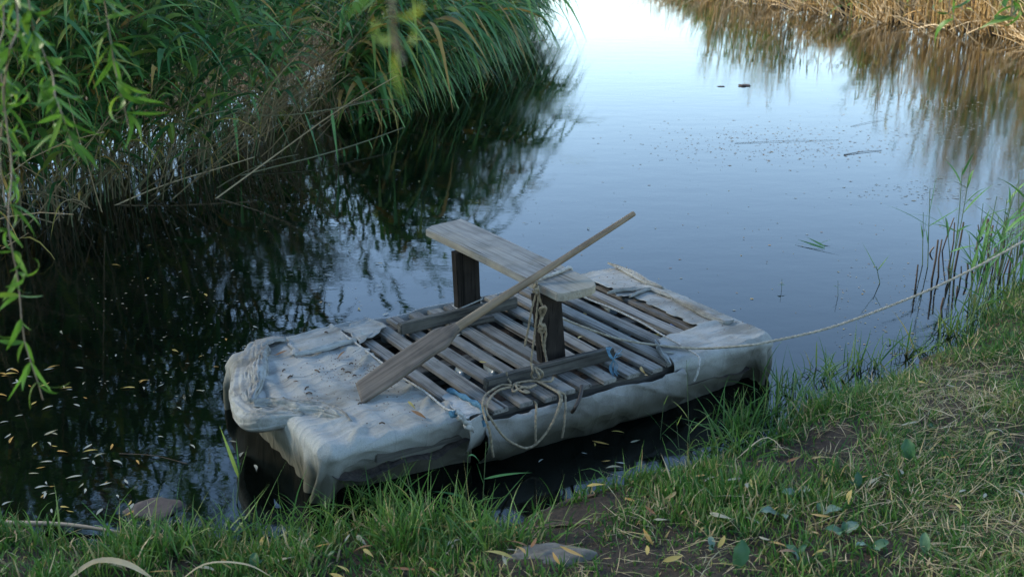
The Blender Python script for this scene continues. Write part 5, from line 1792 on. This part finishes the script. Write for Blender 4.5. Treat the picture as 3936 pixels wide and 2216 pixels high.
# broad leaved plants in the grass
def broad_mesh(L, W, tint, seed):
    n, m_ = 9, 6
    vv = []
    for a in range(n):
        t = a / (n - 1)
        w = W * 0.5 * math.sin(math.pi * min(1, t * 0.93 + 0.05)) ** 0.7
        for c_ in range(m_ + 1):
            s = c_ / m_ * 2 - 1
            rip = 0.035 * W * math.sin(t * 14 + seed + s * 2) * abs(s) + 0.06 * W * abs(s) ** 1.5 + 0.02 * W * math.cos(s * 12)
            vv.append((t * L, s * w * (1 + 0.07 * math.sin(t * 21 + seed)), 0.16 * L * math.sin(t * 2.4) + rip))
    qq = [(a * (m_ + 1) + c_, a * (m_ + 1) + c_ + 1, (a + 1) * (m_ + 1) + c_ + 1, (a + 1) * (m_ + 1) + c_) for a in range(n - 1) for c_ in range(m_)]
    return Geo().add(vv, qq, tint=tint).mesh('leaf', M_BROAD)


BL = [broad_mesh(0.13, 0.085, 0.45, 0), broad_mesh(0.11, 0.06, 0.6, 2), broad_mesh(0.12, 0.075, 0.9, 4), broad_mesh(0.09, 0.05, 0.2, 6)]
plants = [(2285, 1165, [(0, 1.35, 1.25, 1.1)], 'single big round leaf standing at the bare patch'), (2150, 1225, [(3, 1.2, 1.0, 1.2), (3, 2.6, 0.6, 0.7)], 'upright dark leaf plant below the bare patch'),
          (2010, 1235, [(2, 2.9, 0.15, 0.9), (2, 0.4, 0.2, 0.8), (1, 4.6, 0.3, 0.7)], 'flat grey green leaves beside the tufted grass'), (1960, 1285, [(2, 3.2, 0.1, 1.0), (2, 5.0, 0.15, 0.8)], 'wilted grey leaf pair lying lowest toward the water'),
          (2065, 1290, [(2, 0.0, 0.1, 1.0), (1, 1.6, 0.5, 0.7)], 'grey leaf with a dark underside in dry grass'), (2120, 1350, [(1, 3.0, 0.2, 1.0), (2, 0.2, 0.2, 0.9), (0, 4.4, 0.3, 0.8), (3, 1.3, 0.6, 0.8)], 'spreading rosette with jagged blue green leaves'),
          (1850, 1440, [(0, 1.5, 1.2, 1.15)], 'tall oval leaf at the bottom of the bank'), (2325, 1425, [(1, 1.4, 1.2, 1.0)], 'narrow upright oval leaf in the dry grass'), (2010, 1400, [(3, 0.5, 0.4, 0.9), (1, 2.4, 0.5, 0.8), (2, 4.0, 0.2, 0.8)], 'dark notched leaves beside the fallen orange leaf'),
          (2190, 1400, [(1, 0.3, 0.3, 0.9), (2, 3.4, 0.2, 0.8), (1, 5.0, 0.3, 0.7)], 'low blue green leaf cluster among straw'), (1790, 1390, [(2, 1.8, 0.5, 0.6), (1, 4.2, 0.3, 0.6)], 'small grey leaf pair near the flat stone'), (2340, 1075, [(3, 1.3, 1.1, 0.6), (3, 0.2, 0.7, 0.5)], 'small bright leaf sprout above the bare patch'),
          (640, 1400, [(0, 1.8, 0.8, 0.7), (1, 0.6, 0.7, 0.6)], 'jagged leaf plant in the wet grass below the bow'), (820, 1370, [(1, 0.3, 0.7, 0.6), (3, 2.5, 0.8, 0.6)], 'leafy weed in the green grass before the raft corner')]
for (sx, sy, lvs, lab) in plants:
    p = Q(sx, sy, 0.17)
    zz = zground(p)
    rt = empty('broadleaf_plant', (p[0], p[1], zz))
    tag(rt, lab, 'plant')
    for (k, a_, el, s_) in lvs:
        place('leaf', BL[k], rt, (0, 0, 0.02), (rr.uniform(-0.5, 0.5), -el * 0.75, a_ + rr.uniform(-0.3, 0.3)), (s_ * 0.66, s_ * 0.62, s_ * 1.1))
    v, q, _ = tubes(np.array([[0, 0, -0.03], [0.004, 0, 0.015], [0, 0, 0.035]]), 0.004, 5)
    Geo().add(v, q, tint=0.3).obj('stalk', M_BROAD, rt)

# ------------------------------------------------------------------ willow above the viewer, and unseen ones added to filter the sun
def willow(base, H, seed, label, nstr, rad, skip=None, leaf_s=1.0):
    r_ = random.Random(seed)
    rt = empty('willow_tree', base)
    tag(rt, label, 'tree')
    b0 = np.array(base, float)
    trunk = smooth_path([(0, 0, -0.3), (0.1, 0.05, H * 0.25), (-0.05, 0.12, H * 0.5), (0.05, 0.0, H * 0.78)], 20)
    v, q, _ = tubes(trunk, np.linspace(0.30, 0.10, 20), 12)
    Geo().add(v, q, tint=0.5).obj('trunk', M_BARK, rt)
    ends = []
    for k in range(11):
        a = k * 2.4 + r_.uniform(-0.3, 0.3)
        s0 = trunk[int(r_.uniform(7, 18))]
        e = np.array([math.cos(a) * rad * r_.uniform(0.55, 0.95), math.sin(a) * rad * r_.uniform(0.55, 0.95), H * r_.uniform(0.72, 1.0)])
        lim = smooth_path([s0, (s0 + e) / 2 + np.array([0, 0, 0.5]), e], 12)
        v, q, _ = tubes(lim, np.linspace(0.09, 0.02, 12), 7)
        Geo().add(v, q, tint=0.5).obj('limb', M_BARK, rt)
        ends += list(lim[4:])
    b_, d_, L_, W_, g_, ro_, ti = [], [], [], [], [], [], []
    for k in range(nstr):
        a = r_.uniform(0, 6.28)
        rr2 = rad * math.sqrt(r_.random())
        zt_ = H * (1.05 - 0.28 * (rr2 / rad) ** 2) + r_.uniform(-0.5, 0.3)
        px_, py_ = math.cos(a) * rr2, math.sin(a) * rr2
        ln = r_.uniform(0.6, 1.0) * H * 0.9
        for t in np.arange(0, ln, 0.10):
            zz = zt_ - t
            if skip and skip(b0[0] + px_, b0[1] + py_, b0[2] + zz):
                break
            aa = r_.uniform(0, 6.28)
            b_.append((px_ + r_.uniform(-0.12, 0.12), py_ + r_.uniform(-0.12, 0.12), zz))
            d_.append((math.cos(aa) * 0.7, math.sin(aa) * 0.7, -0.6))
            L_.append(r_.uniform(0.13, 0.24) * leaf_s)
            W_.append(r_.uniform(0.025, 0.05) * leaf_s)
            g_.append(r_.uniform(0.1, 0.5))
            ro_.append(r_.uniform(-1.5, 1.5))
            ti.append(min(1, max(0, r_.gauss(0.35, 0.2))))
    v, q, m = strips(b_, d_, L_, W_, g_, 2, ro_)
    o_ = Geo().add(v, q, tint=np.repeat(ti, m)).obj('crown', M_WILLOW, rt)
    o_['kind'] = 'stuff'
    return rt


def clear_view(x_, y_, z_):
    return y_ > -0.3 and z_ < 2.75


zg = zground((-2.4, -1.2))
w0 = willow((-2.4, -1.2, zg), 6.2, 3, 'weeping willow leaning over the viewpoint with curly sprays hanging into view', 100, 3.0, clear_view)


# sprays of curled leaves hanging into the picture
def spray(px_top, pts_px, ydist, tint, n_leaf, seed, L=(0.07, 0.11), W=(0.011, 0.018)):
    r_ = random.Random(seed)
    top = PY(px_top[0] * R2, px_top[1] * R2, ydist)
    pts = [PY(a * R2, b_ * R2, ydist + r_.uniform(-0.05, 0.05)) for a, b_ in pts_px]
    up_ = [top + np.array([-0.05, -0.1, 1.6]), top + np.array([-0.01, -0.02, 0.6])]
    path = smooth_path(up_ + [top] + pts, 50)
    off = np.array(w0.location)
    v, q, _ = tubes(path - off, np.linspace(0.005, 0.0012, 50), 5)
    br = Geo().add(v, q, tint=0.75).obj('hanging_branch', M_TWIG, w0)
    k0 = max(0, int(np.argmin(np.linalg.norm(path - top, axis=1))) - 2)
    for k in range(n_leaf):
        f = k0 + (49 - k0) * k / n_leaf
        p = path[int(f)]
        a = r_.uniform(0, 6.28)
        d = np.array([[math.cos(a) * 0.7, math.sin(a) * 0.5, r_.uniform(-0.9, 0.1)]])
        n_s = 8
        t = np.linspace(0, 1, n_s + 1)
        Ln, Wd = r_.uniform(*L), r_.uniform(*W)
        cv = r_.choice([r_.uniform(0.3, 1.2), r_.uniform(1.5, 4.2)]) * r_.choice([-1, 1])
        # an arc turning by cv radians in the plane of d and down
        e1 = norm(d[0])
        e2 = norm(np.cross(e1, [r_.uniform(-1, 1), r_.uniform(-1, 1), 0.3]))
        e3 = np.cross(e1, e2)
        th = cv * t
        ds = Ln / n_s
        c_ = np.cumsum(np.concatenate([[np.zeros(3)], (e1 * np.cos(th[:-1])[:, None] + e2 * np.sin(th[:-1])[:, None]) * ds]), 0)
        c_[:, 2] -= 0.15 * Ln * t ** 2
        wv = Wd * 0.5 * np.sin(np.pi * (0.04 + 0.94 * t) ** 0.8)
        sd = e3 + 0.4 * norm(np.cross(e3, e1)) * np.sin(t * 3)[:, None]
        sd = norm(sd) * wv[:, None]
        mid = c_ + norm(np.cross(e3, e1)) * (wv * 0.25)[:, None]
        vv = np.stack([c_ - sd, mid, c_ + sd], 1) + p - off
        qq = [(m * 3 + s, m * 3 + s + 1, m * 3 + s + 4, m * 3 + s + 3) for m in range(n_s) for s in (0, 1)]
        Geo().add(vv, qq, tint=min(1, max(0, r_.gauss(tint, 0.13)))).obj('leaf', M_WILLOW, br)


spray((40, -10), [(25, 120), (10, 250), (30, 420), (20, 560), (45, 700), (60, 850), (95, 960), (108, 1005)], 2.3, 0.4, 70, 1, (0.045, 0.09), (0.007, 0.015))
spray((70, -10), [(90, 90), (130, 180), (140, 250), (165, 310), (185, 380)], 2.2, 0.4, 60, 2, (0.045, 0.09), (0.007, 0.016))
spray((262, -10), [(275, 80), (285, 150), (300, 220), (318, 290), (325, 325)], 2.4, 0.45, 34, 3, (0.05, 0.1), (0.008, 0.017))
spray((985, -10), [(990, 30), (995, 80), (1000, 120), (1012, 160)], 0.8, 0.72, 9, 4, (0.03, 0.05), (0.0035, 0.006))
spray((2390, -10), [(2395, 20), (2400, 50), (2405, 80)], 3.0, 0.3, 7, 5)
spray((2548, -10), [(2550, 15), (2555, 40), (2560, 70)], 3.0, 0.25, 10, 6)
spray((5, -10), [(-5, 100), (8, 250), (0, 400), (15, 520)], 2.5, 0.4, 26, 7, (0.05, 0.09), (0.007, 0.014))
for xy, hh_, sd_, lab in (((-5.2, -5.2), 8.0, 5, 'unseen big willow added behind the viewpoint to shade the near bank'), ((-7.4, 7.4), 8.0, 6, 'unseen willow added behind the nearest end of the dark reed thicket to filter the sun'),
                          ((-6.4, 13.0), 8.0, 7, 'unseen willow added behind the middle of the dark reed thicket to filter the sun'), ((-10.0, 2.4), 8.5, 9, 'unseen willow added beyond the leaf drift to filter the sun')):
    willow((xy[0], xy[1], zground(xy)), hh_, sd_, lab, 170, 3.4, clear_view, 1.4)  # out-of-view trees added as sun filters, crowns thinned to let part through
